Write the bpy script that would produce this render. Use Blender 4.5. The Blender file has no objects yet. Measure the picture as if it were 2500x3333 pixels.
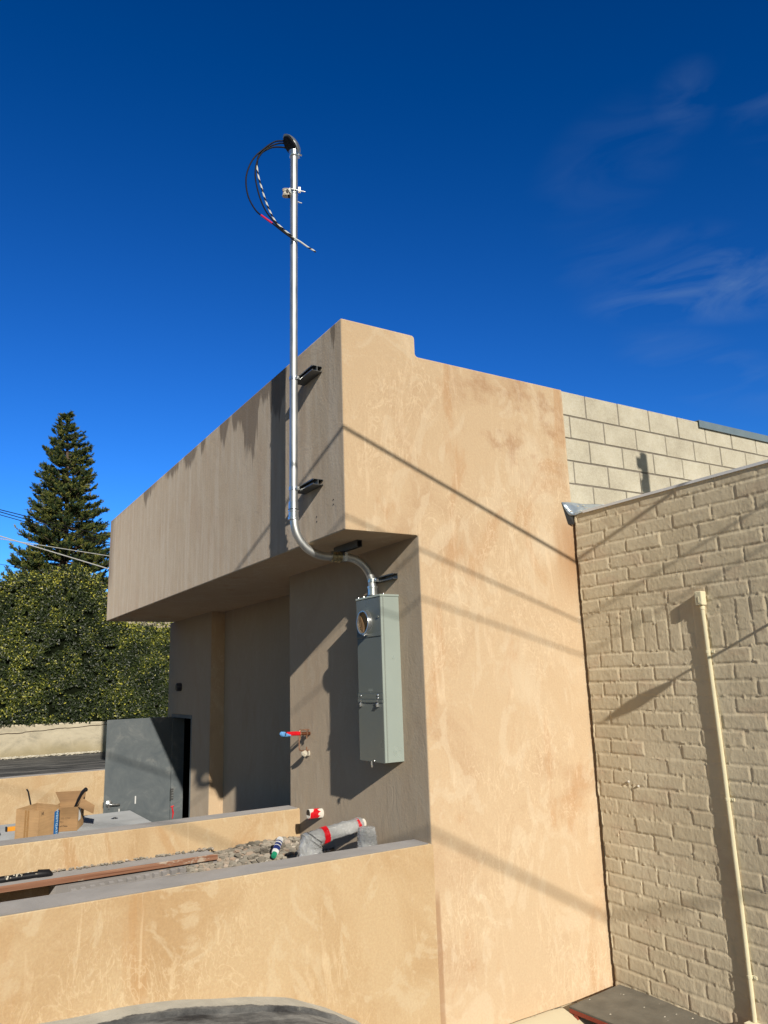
import bpy, bmesh, math, random
import numpy as np
from mathutils import Vector, Matrix, noise as mnoise
random.seed(7); RNG = np.random.default_rng(11)
SC = bpy.context.scene; COL = SC.collection
R = math.radians

# ------------------------------------------------------------------ camera
cam_d = bpy.data.cameras.new("camera"); cam = bpy.data.objects.new("camera", cam_d); COL.objects.link(cam)
yaw, pitch, roll = R(31.58617), R(12.52119), R(-1.89421)
fw = Vector((math.sin(yaw)*math.cos(pitch), math.cos(yaw)*math.cos(pitch), math.sin(pitch)))
r0 = Vector((math.cos(yaw), -math.sin(yaw), 0)); u0 = r0.cross(fw)
rt = math.cos(roll)*r0 + math.sin(roll)*u0; up = -math.sin(roll)*r0 + math.cos(roll)*u0
mw = Matrix((rt, up, -fw)).transposed().to_4x4(); mw.translation = Vector((-2.35246, -4.32278, -0.98242))
cam.matrix_world = mw
cam_d.sensor_fit = 'HORIZONTAL'; cam_d.sensor_width = 36.0; cam_d.lens = 36*2457.9/2500
cam_d.clip_start = 0.05; cam_d.clip_end = 6000
SC.camera = cam
SC.render.resolution_x, SC.render.resolution_y = 768, 1024
SC.view_settings.view_transform = 'Standard'; SC.view_settings.look = 'None'
SC.view_settings.exposure = 0.0; SC.view_settings.gamma = 1.0

# ------------------------------------------------------------------ light
L1 = Vector((0.202, 1.0, -0.428)); LDIR = L1.normalized()          # the way the sunlight travels
sun_el = math.asin(-LDIR.z)
sd = bpy.data.lights.new("sun", 'SUN'); sd.energy = 3.75; sd.angle = R(0.55); sd.color = (1.0, 0.93, 0.82)
sun = bpy.data.objects.new("sun", sd); COL.objects.link(sun)
sun.rotation_euler = LDIR.to_track_quat('-Z', 'Y').to_euler()
W = bpy.data.worlds.new("World"); SC.world = W; W.use_nodes = True
nt = W.node_tree; nt.nodes.clear()
def wn(t, **k):
    n = nt.nodes.new(t)
    for a, b in k.items(): setattr(n, a, b)
    return n
sky = wn('ShaderNodeTexSky', sky_type='NISHITA', sun_disc=False)
sky.sun_elevation = sun_el
sky.sun_rotation = math.atan2(-LDIR.x, -LDIR.y)
sky.altitude = 300; sky.air_density = 1.0; sky.dust_density = 0.25; sky.ozone_density = 3.0
gam = wn('ShaderNodeGamma'); gam.inputs[1].default_value = 1.45
hs = wn('ShaderNodeHueSaturation'); hs.inputs['Hue'].default_value = 0.502; hs.inputs['Saturation'].default_value = 1.1; hs.inputs['Value'].default_value = 1.0
# thin cirrus wisps, placed by sky direction
geo_ = wn('ShaderNodeTexCoord')
def mth(op, a, b):
    q = wn('ShaderNodeMath', operation=op)
    for sock, v in zip(q.inputs, (a, b)):
        if isinstance(v, bpy.types.NodeSocket): nt.links.new(v, sock)
        else: sock.default_value = v
    return q.outputs[0]
mp = wn('ShaderNodeMapping'); mp.inputs['Scale'].default_value = (5.0, 5.0, 15.0); mp.inputs['Rotation'].default_value = (0.15, 0.05, 0.3)
nz = wn('ShaderNodeTexNoise'); nz.inputs['Scale'].default_value = 1.3; nz.inputs['Detail'].default_value = 8; nz.inputs['Roughness'].default_value = 0.52; nz.inputs['Distortion'].default_value = 1.1
cr = wn('ShaderNodeValToRGB'); cr.color_ramp.elements[0].position = 0.44; cr.color_ramp.elements[1].position = 0.80
def cone(dirv, c0, c1):
    d = wn('ShaderNodeVectorMath', operation='DOT_PRODUCT'); d.inputs[1].default_value = Vector(dirv).normalized()
    nt.links.new(geo_.outputs['Generated'], d.inputs[0])
    m = wn('ShaderNodeMapRange', interpolation_type='SMOOTHSTEP'); m.inputs['From Min'].default_value = c0; m.inputs['From Max'].default_value = c1
    nt.links.new(d.outputs['Value'], m.inputs['Value']); return m.outputs[0]
def wisp(c, a, b, tilt, k):
    """soft elliptical patch of sky round direction c, half sizes a (along) and b (across), in radians"""
    c = Vector(c).normalized(); h = Vector((c.y, -c.x, 0)).normalized(); t = h.cross(c); h, t = h*math.cos(tilt)+t*math.sin(tilt), t*math.cos(tilt)-h*math.sin(tilt)
    o = []
    for ax_, r_ in ((h, a), (t, b)):
        d = wn('ShaderNodeVectorMath', operation='DOT_PRODUCT'); d.inputs[1].default_value = ax_; nt.links.new(geo_.outputs['Generated'], d.inputs[0])
        q = mth('DIVIDE', d.outputs['Value'], r_); o.append(mth('MULTIPLY', q, q))
    m = wn('ShaderNodeMapRange', interpolation_type='SMOOTHSTEP'); m.inputs['From Min'].default_value = 1.0; m.inputs['From Max'].default_value = 0.0; m.inputs['To Max'].default_value = k
    nt.links.new(mth('ADD', o[0], o[1]), m.inputs['Value'])
    return mth('MULTIPLY', m.outputs[0], mth('GREATER_THAN', d_front(c), 0.0))
def d_front(c):
    d = wn('ShaderNodeVectorMath', operation='DOT_PRODUCT'); d.inputs[1].default_value = c; nt.links.new(geo_.outputs['Generated'], d.inputs[0]); return d.outputs['Value']
ws = [wisp((.785, .445, .437), .22, .055, -.12, 1.8), wisp((.70, .52, .475), .13, .05, -.1, .5), wisp((.64, .515, .575), .12, .075, .5, .28), wisp((.667, .426, .611), .05, .045, .3, .5), wisp((.78, .52, .352), .13, .05, -.5, .8), wisp((.72, .37, .587), .05, .08, .2, .5)]
tot = ws[0]
for w_ in ws[1:]: tot = mth('MAXIMUM', tot, w_)
mulc = wn('ShaderNodeMath', operation='MULTIPLY'); mul2 = wn('ShaderNodeMath', operation='MULTIPLY'); mul2.inputs[1].default_value = 0.26
nt.links.new(geo_.outputs['Generated'], mp.inputs['Vector']); nt.links.new(mp.outputs[0], nz.inputs['Vector']); nt.links.new(nz.outputs[0], cr.inputs[0])
nt.links.new(cr.outputs[0], mulc.inputs[0]); nt.links.new(tot, mulc.inputs[1]); nt.links.new(mulc.outputs[0], mul2.inputs[0])
mixc = wn('ShaderNodeMixRGB'); mixc.inputs[2].default_value = (2.5, 4.0, 6.4, 1)
tint = wn('ShaderNodeMixRGB', blend_type='MULTIPLY'); tint.inputs[0].default_value = 1.0; tint.inputs[2].default_value = (0.22, 0.60, 0.87, 1)   # deep clear-air blue
bg = wn('ShaderNodeBackground'); bg.inputs[1].default_value = 0.08
wo = wn('ShaderNodeOutputWorld')
nt.links.new(sky.outputs[0], gam.inputs[0]); nt.links.new(gam.outputs[0], hs.inputs['Color']); sw_ = wn('ShaderNodeMixRGB'); sw_.inputs[1].default_value = (0.22, 0.60, 0.87, 1); sw_.inputs[2].default_value = (0.25, 0.30, 0.23, 1)   # deep blue away from the sun, pale around it
nt.links.new(cone((-LDIR.x, -LDIR.y, -LDIR.z), -0.12, 0.40), sw_.inputs[0]); nt.links.new(sw_.outputs[0], tint.inputs[2])
nt.links.new(hs.outputs[0], tint.inputs[1]); sr = wn('ShaderNodeSeparateColor'); cb0 = wn('ShaderNodeCombineColor'); nt.links.new(tint.outputs[0], sr.inputs[0])
nt.links.new(mth('MULTIPLY', mth('MAXIMUM', mth('SUBTRACT', sr.outputs[0], 0.055), 0.0), 1.5), cb0.inputs[0]); nt.links.new(sr.outputs[1], cb0.inputs[1]); nt.links.new(sr.outputs[2], cb0.inputs[2]); nt.links.new(cb0.outputs[0], mixc.inputs[1])
nt.links.new(mul2.outputs[0], mixc.inputs[0]); nt.links.new(mixc.outputs[0], bg.inputs[0]); nt.links.new(bg.outputs[0], wo.inputs[0])

# ------------------------------------------------------------------ mesh helpers
class MB:
    """collects pieces in world coordinates, built as ONE mesh object"""
    def __init__(s): s.v = []; s.f = []; s.m = []
    def add(s, V, F, mi=0):
        o = len(s.v); s.v += [tuple(p) for p in V]; s.f += [tuple(i+o for i in f) for f in F]; s.m += [mi]*len(F); return s
    def box(s, x0, x1, y0, y1, z0, z1, mi=0, M=None):
        V = [Vector((x, y, z)) for x in (x0, x1) for y in (y0, y1) for z in (z0, z1)]
        if M is not None: V = [M @ p for p in V]
        F = [(0, 1, 3, 2), (4, 6, 7, 5), (0, 4, 5, 1), (2, 3, 7, 6), (0, 2, 6, 4), (1, 5, 7, 3)]
        return s.add(V, F, mi)
    def tube(s, path, r, seg=16, mi=0, cap=True, mfun=None):
        P = [Vector(p) for p in path]; n = len(P)
        rs = r if isinstance(r, (list, tuple)) else [r]*n
        T = []
        for i in range(n):
            a = P[max(i-1, 0)]; b = P[min(i+1, n-1)]; T.append((b-a).normalized())
        ref = Vector((0, 0, 1)) if abs(T[0].z) < .9 else Vector((1, 0, 0))
        N = (ref - T[0]*ref.dot(T[0])).normalized(); o = len(s.v); L = 0
        for i in range(n):
            N = (N - T[i]*N.dot(T[i])).normalized(); B = T[i].cross(N)
            for k in range(seg):
                a = 2*math.pi*k/seg; q = P[i] + (N*math.cos(a) + B*math.sin(a))*rs[i]; s.v.append(tuple(q))
        for i in range(n-1):
            L2 = L + (P[i+1]-P[i]).length
            for k in range(seg):
                k2 = (k+1) % seg
                s.f.append((o+i*seg+k, o+i*seg+k2, o+(i+1)*seg+k2, o+(i+1)*seg+k)); s.m.append(mfun(L, k/seg) if mfun else mi)
            L = L2
        if cap:
            s.f.append(tuple(o+k for k in reversed(range(seg)))); s.m.append(mi)
            s.f.append(tuple(o+(n-1)*seg+k for k in range(seg))); s.m.append(mi)
        return s
    def cyl(s, a, b, r, seg=20, mi=0): return s.tube([a, b], r, seg, mi)
    def lathe(s, o, d, prof, seg=24, mi=0):
        """prof: list of (radius, distance along d)"""
        o = Vector(o); d = Vector(d).normalized()
        return s.tube_rings([(o+d*t, r) for r, t in prof], d, seg, mi)
    def tube_rings(s, rings, d, seg, mi=0, cap=True):
        ref = Vector((0, 0, 1)) if abs(d.z) < .9 else Vector((1, 0, 0))
        N = (ref - d*ref.dot(d)).normalized(); B = d.cross(N); o = len(s.v)
        for p, r in rings:
            for k in range(seg):
                a = 2*math.pi*k/seg; s.v.append(tuple(p + (N*math.cos(a)+B*math.sin(a))*r))
        for i in range(len(rings)-1):
            for k in range(seg):
                k2 = (k+1) % seg; s.f.append((o+i*seg+k, o+i*seg+k2, o+(i+1)*seg+k2, o+(i+1)*seg+k)); s.m.append(mi)
        if cap:
            s.f.append(tuple(o+k for k in reversed(range(seg)))); s.m.append(mi)
            s.f.append(tuple(o+(len(rings)-1)*seg+k for k in range(seg))); s.m.append(mi)
        return s
    def prism(s, poly, axis, a0, a1, mi=0):
        """poly of 2-D points extruded along axis 'x','y' or 'z'"""
        def pt(p, a):
            if axis == 'y': return (p[0], a, p[1])
            if axis == 'x': return (a, p[0], p[1])
            return (p[0], p[1], a)
        n = len(poly); V = [pt(p, a0) for p in poly] + [pt(p, a1) for p in poly]
        F = [tuple(range(n)), tuple(range(2*n-1, n-1, -1))] + [(i, i+n, (i+1) % n+n, (i+1) % n) for i in range(n)]
        return s.add(V, F, mi)
    def build(s, name, mats, parent=None, loc=(0, 0, 0), smooth=False, bevel=0, seg=2, fixn=True):
        off = Vector(parent.get('_w', (0, 0, 0))) if parent else Vector((0, 0, 0))
        base = off + (Vector(loc) if not parent else Vector((0, 0, 0)))
        me = bpy.data.meshes.new(name)
        me.from_pydata([tuple(Vector(p)-base) for p in s.v], [], s.f)
        if not isinstance(mats, (list, tuple)): mats = [mats]
        for m in mats: me.materials.append(m)
        me.polygons.foreach_set('material_index', s.m)
        if fixn:
            bm = bmesh.new(); bm.from_mesh(me); bmesh.ops.recalc_face_normals(bm, faces=bm.faces); bm.to_mesh(me); bm.free()
        if smooth: me.polygons.foreach_set('use_smooth', [True]*len(me.polygons))
        me.update()
        ob = bpy.data.objects.new(name, me); COL.objects.link(ob)
        if parent: ob.parent = parent; ob['_w'] = tuple(off)
        else: ob.location = base; ob['_w'] = tuple(base)
        if bevel:
            b = ob.modifiers.new('bevel', 'BEVEL'); b.width = bevel; b.segments = seg; b.limit_method = 'ANGLE'; b.angle_limit = R(40)
        if smooth:
            w = ob.modifiers.new('wn', 'WEIGHTED_NORMAL') if bevel else None
            try:
                me.set_sharp_from_angle(angle=R(42))
            except Exception: pass
        return ob
def tag(o, label=None, cat=None, group=None, kind=None):
    if label: o['label'] = label
    if cat: o['category'] = cat
    if group: o['group'] = group
    if kind: o['kind'] = kind
    return o
def thing(name, loc, label, cat, group=None):
    o = bpy.data.objects.new(name, None); o.location = loc; o.empty_display_size = .1; COL.objects.link(o); o['_w'] = tuple(loc)
    return tag(o, label, cat, group)
def arc(c, a, b, r, n=14, t0=0, t1=90):
    """quarter arc from c+a*r to c+b*r"""
    c, a, b = Vector(c), Vector(a), Vector(b); return [c + a*math.cos(R(t))*r + b*math.sin(R(t))*r for t in np.linspace(t0, t1, n)]
def spline(pts, n=8):
    P = [Vector(p) for p in pts]; P = [2*P[0]-P[1]] + P + [2*P[-1]-P[-2]]; out = []
    for i in range(1, len(P)-2):
        for k in range(n):
            t = k/n; a, b, c, d = P[i-1], P[i], P[i+1], P[i+2]
            out.append(.5*((2*b) + (c-a)*t + (2*a-5*b+4*c-d)*t*t + (3*b-a-3*c+d)*t**3))
    out.append(P[-2]); return out
# value noise (numpy)
LAT = RNG.random((256, 256))
def vnoise(x, y, seed=0):
    x = np.asarray(x, float) + seed*17.31; y = np.asarray(y, float) + seed*9.77
    xi = np.floor(x).astype(int); yi = np.floor(y).astype(int); fx = x-xi; fy = y-yi
    fx = fx*fx*(3-2*fx); fy = fy*fy*(3-2*fy)
    g = lambda a, b: LAT[a % 256, b % 256]
    return (g(xi, yi)*(1-fx)+g(xi+1, yi)*fx)*(1-fy) + (g(xi, yi+1)*(1-fx)+g(xi+1, yi+1)*fx)*fy
def fbm(x, y, o=4, seed=0):
    s = 0; a = .5
    for i in range(o): s = s + a*(vnoise(x, y, seed+i)-.5); x = x*2.03; y = y*2.03; a *= .5
    return s*2

# ------------------------------------------------------------------ materials
class NT:
    def __init__(s, name):
        s.m = bpy.data.materials.new(name); s.m.use_nodes = True; s.t = s.m.node_tree; s.t.nodes.clear()
        s.out = s.n('ShaderNodeOutputMaterial'); s.b = s.n('ShaderNodeBsdfPrincipled'); s.l(s.b.outputs[0], s.out.inputs[0])
        s.pos = s.n('ShaderNodeNewGeometry').outputs['Position']
    def n(s, t, **k):
        q = s.t.nodes.new(t)
        for a, b in k.items(): setattr(q, a, b)
        return q
    def l(s, a, b): s.t.links.new(a, b)
    def setin(s, sock, v):
        if hasattr(v, 'is_linked') or isinstance(v, bpy.types.NodeSocket): s.l(v, sock)
        else: sock.default_value = v
    def map(s, scale, rot=(0, 0, 0), vec=None):
        m = s.n('ShaderNodeMapping'); m.inputs['Scale'].default_value = scale if isinstance(scale, tuple) else (scale,)*3
        m.inputs['Rotation'].default_value = rot; s.l(vec or s.pos, m.inputs['Vector']); return m.outputs[0]
    def noise(s, scale=1., detail=4, rough=.55, dist=0., vec=None, fac=True):
        q = s.n('ShaderNodeTexNoise'); q.inputs['Scale'].default_value = 1.; q.inputs['Detail'].default_value = detail
        q.inputs['Roughness'].default_value = rough; q.inputs['Distortion'].default_value = dist
        s.l(vec if vec is not None else s.map(scale), q.inputs['Vector']); return q.outputs[0 if fac else 1]
    def ramp(s, fac, stops, interp='LINEAR'):
        q = s.n('ShaderNodeValToRGB'); cr = q.color_ramp; cr.interpolation = interp
        while len(cr.elements) < len(stops): cr.elements.new(.5)
        for e, (p, c) in zip(cr.elements, stops):
            e.position = p; e.color = (c, c, c, 1) if isinstance(c, (int, float)) else tuple(c)+(1,)
        s.l(fac, q.inputs[0]); return q.outputs[0]
    def mix(s, fac, a, b, mode='MIX'):
        q = s.n('ShaderNodeMixRGB', blend_type=mode)
        for sock, v in zip(q.inputs, (fac, a, b)):
            if isinstance(v, bpy.types.NodeSocket): s.l(v, sock)
            elif isinstance(v, (int, float)): sock.default_value = v if sock.type == 'VALUE' else (v, v, v, 1)
            else: sock.default_value = tuple(v)+(1,)
        return q.outputs[0]
    def math(s, op, a, b=0., c=None):
        q = s.n('ShaderNodeMath', operation=op)
        for sock, v in zip(q.inputs, (a, b) if c is None else (a, b, c)):
            if isinstance(v, bpy.types.NodeSocket): s.l(v, sock)
            else: sock.default_value = v
        return q.outputs[0]
    def mrange(s, v, a, b, c=0., d=1.):
        q = s.n('ShaderNodeMapRange', interpolation_type='SMOOTHSTEP')
        for i, x in enumerate((v, a, b, c, d)):
            if isinstance(x, bpy.types.NodeSocket): s.l(x, q.inputs[i])
            else: q.inputs[i].default_value = x
        return q.outputs[0]
    def sep(s, v):
        q = s.n('ShaderNodeSeparateXYZ'); s.l(v, q.inputs[0]); return q.outputs
    def comb(s, x, y, z):
        q = s.n('ShaderNodeCombineXYZ')
        for sock, v in zip(q.inputs, (x, y, z)):
            if isinstance(v, bpy.types.NodeSocket): s.l(v, sock)
            else: sock.default_value = v
        return q.outputs[0]
    def bump(s, h, dist=.01, strength=1., prev=None):
        q = s.n('ShaderNodeBump'); q.inputs['Distance'].default_value = dist; q.inputs['Strength'].default_value = strength
        s.l(h, q.inputs['Height'])
        if prev: s.l(prev, q.inputs['Normal'])
        return q.outputs[0]
    def fin(s, col=None, rough=.8, metal=0., nor=None, spec=.5, drough=1.0):
        if col is not None:
            if isinstance(col, bpy.types.NodeSocket): s.l(col, s.b.inputs['Base Color'])
            else: s.b.inputs['Base Color'].default_value = tuple(col)+(1,)
        if isinstance(rough, bpy.types.NodeSocket): s.l(rough, s.b.inputs['Roughness'])
        else: s.b.inputs['Roughness'].default_value = rough
        s.b.inputs['Diffuse Roughness'].default_value = drough; s.b.inputs['Metallic'].default_value = metal; s.b.inputs['Specular IOR Level'].default_value = spec
        if nor: s.l(nor, s.b.inputs['Normal'])
        return s.m
def plain(name, col, rough=.6, metal=0., var=.12, sc=12., bump=0., spec=.4):
    q = NT(name); f = q.noise(sc, 5, .6)
    c = q.ramp(f, [(.3, tuple(x*(1-var) for x in col)), (.7, tuple(min(1, x*(1+var)) for x in col))])
    r = q.ramp(q.noise(sc*1.7, 4), [(.3, max(.03, rough-.08)), (.7, min(1, rough+.08))])
    return q.fin(c, r, metal, q.bump(q.noise(sc*6, 4), bump) if bump else None, spec)

def stucco(name, tones, streaks=True):
    q = NT(name); dark, mid, lite = tones
    n1 = q.noise(.9, 7, .62, .8)
    col = q.ramp(n1, [(.30, dark), (.46, mid), (.58, mid), (.72, lite)])
    # trowel swirls: clouded lime-plaster patches with an edge
    n2 = q.noise((2.6, 2.6, 1.7), 6, .6, 2.2)
    col = q.mix(q.mrange(n2, .52, .60, 0, .55), col, lite)
    n3 = q.noise((1.7, 1.7, .8), 5, .6, 1.6)
    col = q.mix(q.mrange(n3, .55, .70, 0, .5), col, tuple(a*b for a, b in zip(dark, (1.0, .86, .70))))
    # narrow upright trowel marks
    n4 = q.noise((9., 9., 1.3), 4, .6, 1.2)
    col = q.mix(q.mrange(n4, .60, .72, 0, .45), col, tuple(min(1, a*1.12) for a in lite))
    # fine curved trowel strokes
    for sc_, k_ in (((4.5, 4.5, 1.8), .40), ((8., 8., 3.4), .32)):
        rn = q.noise(sc_, 3, .5, 3.2); rd_ = q.math('ABSOLUTE', q.math('SUBTRACT', rn, .5))
        reg = q.mrange(q.noise((1.1, 1.1, 1.1), 3, .5), .42, .58)
        col = q.mix(q.math('MULTIPLY', q.mrange(rd_, .022, .004), q.math('MULTIPLY', reg, k_)), col, tuple(min(1, a*1.14) for a in lite))
        col = q.mix(q.math('MULTIPLY', q.mrange(q.math('ABSOLUTE', q.math('SUBTRACT', rn, .44)), .02, .004), q.math('MULTIPLY', reg, k_*.5)), col, dark)
    grain = q.noise(70., 3, .7); col = q.mix(.16, col, q.ramp(grain, [(.3, .25), (.7, .75)]), 'OVERLAY')
    xyz = q.sep(q.pos)
    if streaks:
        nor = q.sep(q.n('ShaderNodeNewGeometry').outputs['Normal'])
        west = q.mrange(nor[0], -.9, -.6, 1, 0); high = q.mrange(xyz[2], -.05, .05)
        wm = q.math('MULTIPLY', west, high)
        col = q.mix(q.math('MULTIPLY', west, .66), col, q.mix(high, (.38, .325, .265), (.355, .315, .28)))  # west faces: greyer tone of grazing light and shade painted into the colour
        # dry brush marks on the street face
        br = q.noise(q_vec(q, xyz, 9., .9), 5, .65, .4) if False else q.noise(vec=q.map((9., 9., .9)), detail=5, rough=.65, dist=.4)
        col = q.mix(q.math('MULTIPLY', wm, q.mrange(br, .42, .66, 0, .6)), col, (.56, .50, .43))
        # wet runs from the parapet: length varies along the wall
        wob = q.math('MULTIPLY', q.math('SUBTRACT', q.noise(vec=q.map((9., 9., 1.2)), detail=4), .5), .5)
        ys_ = [(0, .02), (.06, .02), (.11, .30), (.16, .03), (.9, .05), (1.06, .42), (1.24, .45), (1.30, .14), (1.42, .20), (1.50, .12), (1.56, .46), (1.66, .66), (1.75, .55), (1.86, .50), (1.95, .22), (2.12, .20), (2.22, .05), (2.40, .24), (2.46, .36), (2.54, .05), (2.97, .05), (3.06, .20), (3.18, .04), (3.42, .17), (3.64, .19), (3.78, .05), (4.2, .17), (4.6, .04), (5.3, .14), (5.40, .34), (5.5, .05), (7.0, .07)]
        run = q.ramp(q.math('DIVIDE', q.math('ADD', xyz[1], q.math('MULTIPLY', q.math('SUBTRACT', q.noise(vec=q.map((7., 7., 1.2)), detail=3), .5), .16)), 7.6), [(a/7.6, b) for a, b in ys_])
        length = q.math('MULTIPLY', run, q.mrange(q.noise(vec=q.map((0., 16., 0.)), detail=4, rough=.7), .25, .75, .55, 1.25))
        depth = q.math('SUBTRACT', 1.535, xyz[2])
        wet = q.mrange(q.math('SUBTRACT', q.math('ADD', length, q.math('MULTIPLY', wob, q.mrange(length, 0., .3))), depth), -.03, .05)
        wet = q.math('MULTIPLY', q.math('MULTIPLY', wet, wm), q.mrange(length, .03, .12))
        col = q.mix(q.math('MULTIPLY', wet, .66), col, (.105, .08, .062))
        endz = q.mrange(xyz[1], 7.10, 7.42)
        endw = q.mrange(q.math('ADD', q.math('SUBTRACT', xyz[2], .2), q.math('MULTIPLY', wob, 1.6)), .1, .5)
        col = q.mix(q.math('MULTIPLY', q.math('MULTIPLY', endz, wm), q.math('MULTIPLY', endw, .5)), col, (.13, .10, .085))
        # rusty tide mark by the neighbour's flashing
        south = q.mrange(nor[1], -.9, -.6, 1, 0)
        st = q.math('MULTIPLY', q.mrange(q.math('ADD', xyz[0], q.math('MULTIPLY', wob, .5)), 1.80, 2.05), q.math('MULTIPLY', q.mrange(xyz[2], -.55, -.05), q.mrange(xyz[2], .35, .10)))
        col = q.mix(q.math('MULTIPLY', q.math('MULTIPLY', st, south), .6), col, (.47, .24, .09))
        # brown smudges high on the sunlit face
        sm = q.mrange(q.noise(vec=q.map((2.2, 2.2, 2.2)), detail=7, rough=.7), .50, .68)
        sp = q.math('MULTIPLY', q.mrange(xyz[0], .75, 1.25), q.mrange(xyz[2], .35, .75))
        col = q.mix(q.math('MULTIPLY', q.math('MULTIPLY', sm, sp), q.math('MULTIPLY', south, .55)), col, (.44, .22, .10))
        # long damp crack where the low wall was added
        cx = q.math('ABSOLUTE', q.math('SUBTRACT', q.math('ADD', xyz[0], q.math('MULTIPLY', wob, .07)), .611))
        cm = q.math('MULTIPLY', q.mrange(cx, .012, .026, 1, 0), q.math('MULTIPLY', q.mrange(xyz[2], -2.27, -2.40), south))
        col = q.mix(q.math('MULTIPLY', cm, q.math('MULTIPLY', q.mrange(q.noise((3., 3., 2.2), 4), .30, .52), .62)), col, (.40, .22, .11))
    h = q.mix(.5, n2, n4); nb = q.bump(h, .009, .32)
    nb = q.bump(q.noise(55., 4, .65), .0022, .8, nb); nb = q.bump(q.noise((5., 5., 3.), 5, .6, 1.5), .010, .34, nb)
    return q.fin(col, .88, 0, nb, .25)
M = {}
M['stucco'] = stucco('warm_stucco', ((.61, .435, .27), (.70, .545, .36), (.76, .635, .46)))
M['stucco_low'] = stucco('cream_stucco', ((.56, .385, .205), (.65, .495, .30), (.70, .575, .385)), False)
def cement(name, c, dirt=.35):
    q = NT(name); f = q.noise(2.5, 7, .65, .5)
    col = q.ramp(f, [(.3, tuple(x*.8 for x in c)), (.55, c), (.75, tuple(min(1, x*1.12) for x in c))])
    col = q.mix(q.mrange(q.noise(.9, 6, .7), .55, .75, 0, dirt), col, (.30, .24, .18))
    return q.fin(col, .85, 0, q.bump(q.noise(40., 5, .6), .003, .8), .25)
M['cap'] = cement('grey_cement_cap', (.33, .31, .295))
M['slab'] = cement('smooth_grey_slab', (.37, .38, .38), .15)
M['concrete'] = cement('concrete_ground', (.23, .185, .14), .2)
M['dirt'] = cement('dusty_dirt', (.36, .31, .25), .5)
def retwall():
    q = NT('weathered_concrete'); f = q.noise((1.6, 1.6, 2.8), 7, .7, .6); xyz = q.sep(q.pos)
    col = q.ramp(f, [(.32, (.42, .38, .29)), (.5, (.62, .56, .43)), (.7, (.70, .64, .50))])
    band = q.mrange(q.math('ADD', xyz[2], q.math('MULTIPLY', q.math('SUBTRACT', q.noise((2., 2., 2.), 5), .5), .4)), -2.40, -2.05, 1, 0)
    col = q.mix(q.math('MULTIPLY', band, .7), col, (.42, .35, .20))
    return q.fin(col, .9, 0, q.bump(q.noise((14., 14., 22.), 6, .65), .006), .2)
M['retwall'] = retwall()
def asphalt():
    q = NT('sealed_asphalt'); f = q.noise(vec=q.map((1.1, 6., 1.), (0, 0, .12)), detail=7, rough=.68, dist=.8)
    col = q.ramp(f, [(.36, (.018, .018, .020)), (.5, (.055, .055, .055)), (.62, (.15, .145, .135)), (.75, (.22, .21, .19))])
    col = q.mix(q.mrange(q.noise(60., 3), .45, .7, 0, .3), col, (.12, .12, .12))
    return q.fin(col, .75, 0, q.bump(q.noise(90., 4, .7), .004), .4)
M['asphalt'] = asphalt()
M['asphalt_dark'] = plain('black_asphalt', (.045, .045, .05), .7, 0, .5, 14, .004)
def brickpaint():
    q = NT('painted_brick'); f = q.noise(1.4, 6, .6, .4); xyz = q.sep(q.pos)
    col = q.ramp(f, [(.32, (.75, .645, .455)), (.5, (.83, .725, .525)), (.7, (.87, .775, .58))])
    col = q.mix(q.mrange(q.noise((3., 3.4, 8.), 3, .5), .55, .68, 0, .28), col, (.72, .54, .38))
    col = q.mix(q.mrange(q.noise((2., 2.2, 1.5), 5, .7, 1.), .6, .72, 0, .30), col, (.56, .52, .36))
    run = q.mrange(q.noise(vec=q.map((40., 40., .6)), detail=3), .66, .72, 0, .25); col = q.mix(run, col, (.84, .76, .58))
    spots = q.mrange(q.noise(26., 4, .7), .735, .75, 0, .8); col = q.mix(spots, col, (.12, .09, .07))
    nb = q.bump(q.noise((75., 75., 42.), 5, .68), .0030, .85); nb = q.bump(q.noise((24., 24., 9.), 3, .6, .6), .003, .5, nb)
    return q.fin(col, .72, 0, nb, .35)
M['brick'] = brickpaint()
def block():
    q = NT('bare_concrete_block'); f = q.noise(2.2, 6, .65)
    col = q.ramp(f, [(.3, (.55, .50, .39)), (.52, (.67, .625, .50)), (.72, (.76, .715, .59))])
    sp = q.noise(85., 3, .75); col = q.mix(.30, col, q.ramp(sp, [(.35, .28), (.65, .74)]), 'OVERLAY')
    return q.fin(col, .93, 0, q.bump(q.noise(110., 4, .7), .004), .15)
M['block'] = block()
M['mortar'] = plain('grey_mortar', (.30, .265, .22), .95, 0, .2, 20, .004, .1)
def galv(name, base=.62, rough=.34, sc=14.):
    q = NT(name); f = q.noise((sc, sc, sc*.25), 5, .6)
    c = q.ramp(f, [(.3, (base*.86, base*.89, base*.89)), (.7, (base*1.08, base*1.10, base*1.09))])
    return q.fin(c, q.ramp(q.noise((sc*2, sc*2, sc*.5), 4), [(.3, rough-.05), (.7, rough+.07)]), .92, None, .5)
M['galv'] = galv('galvanized_steel', .62, .48)
M['galv_dark'] = galv('dull_shaded_steel', .17, .48)  # base darkened so the struts' shadow side sits in the colour
M['zinc'] = galv('bright_zinc', .78, .28)
M['hood'] = galv('cast_aluminium', .60, .45)
M['brass'] = plain('tarnished_fitting', (.42, .36, .22), .4, .8, .4, 40)
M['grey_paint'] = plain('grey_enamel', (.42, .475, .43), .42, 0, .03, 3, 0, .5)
M['grey_paint_shaded'] = plain('grey_enamel_shaded', (.150, .170, .160), .34, 0, .03, 3, 0, .4)  # same enamel as the cabinet, the front's shade put into the colour
M['door'] = None
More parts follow.
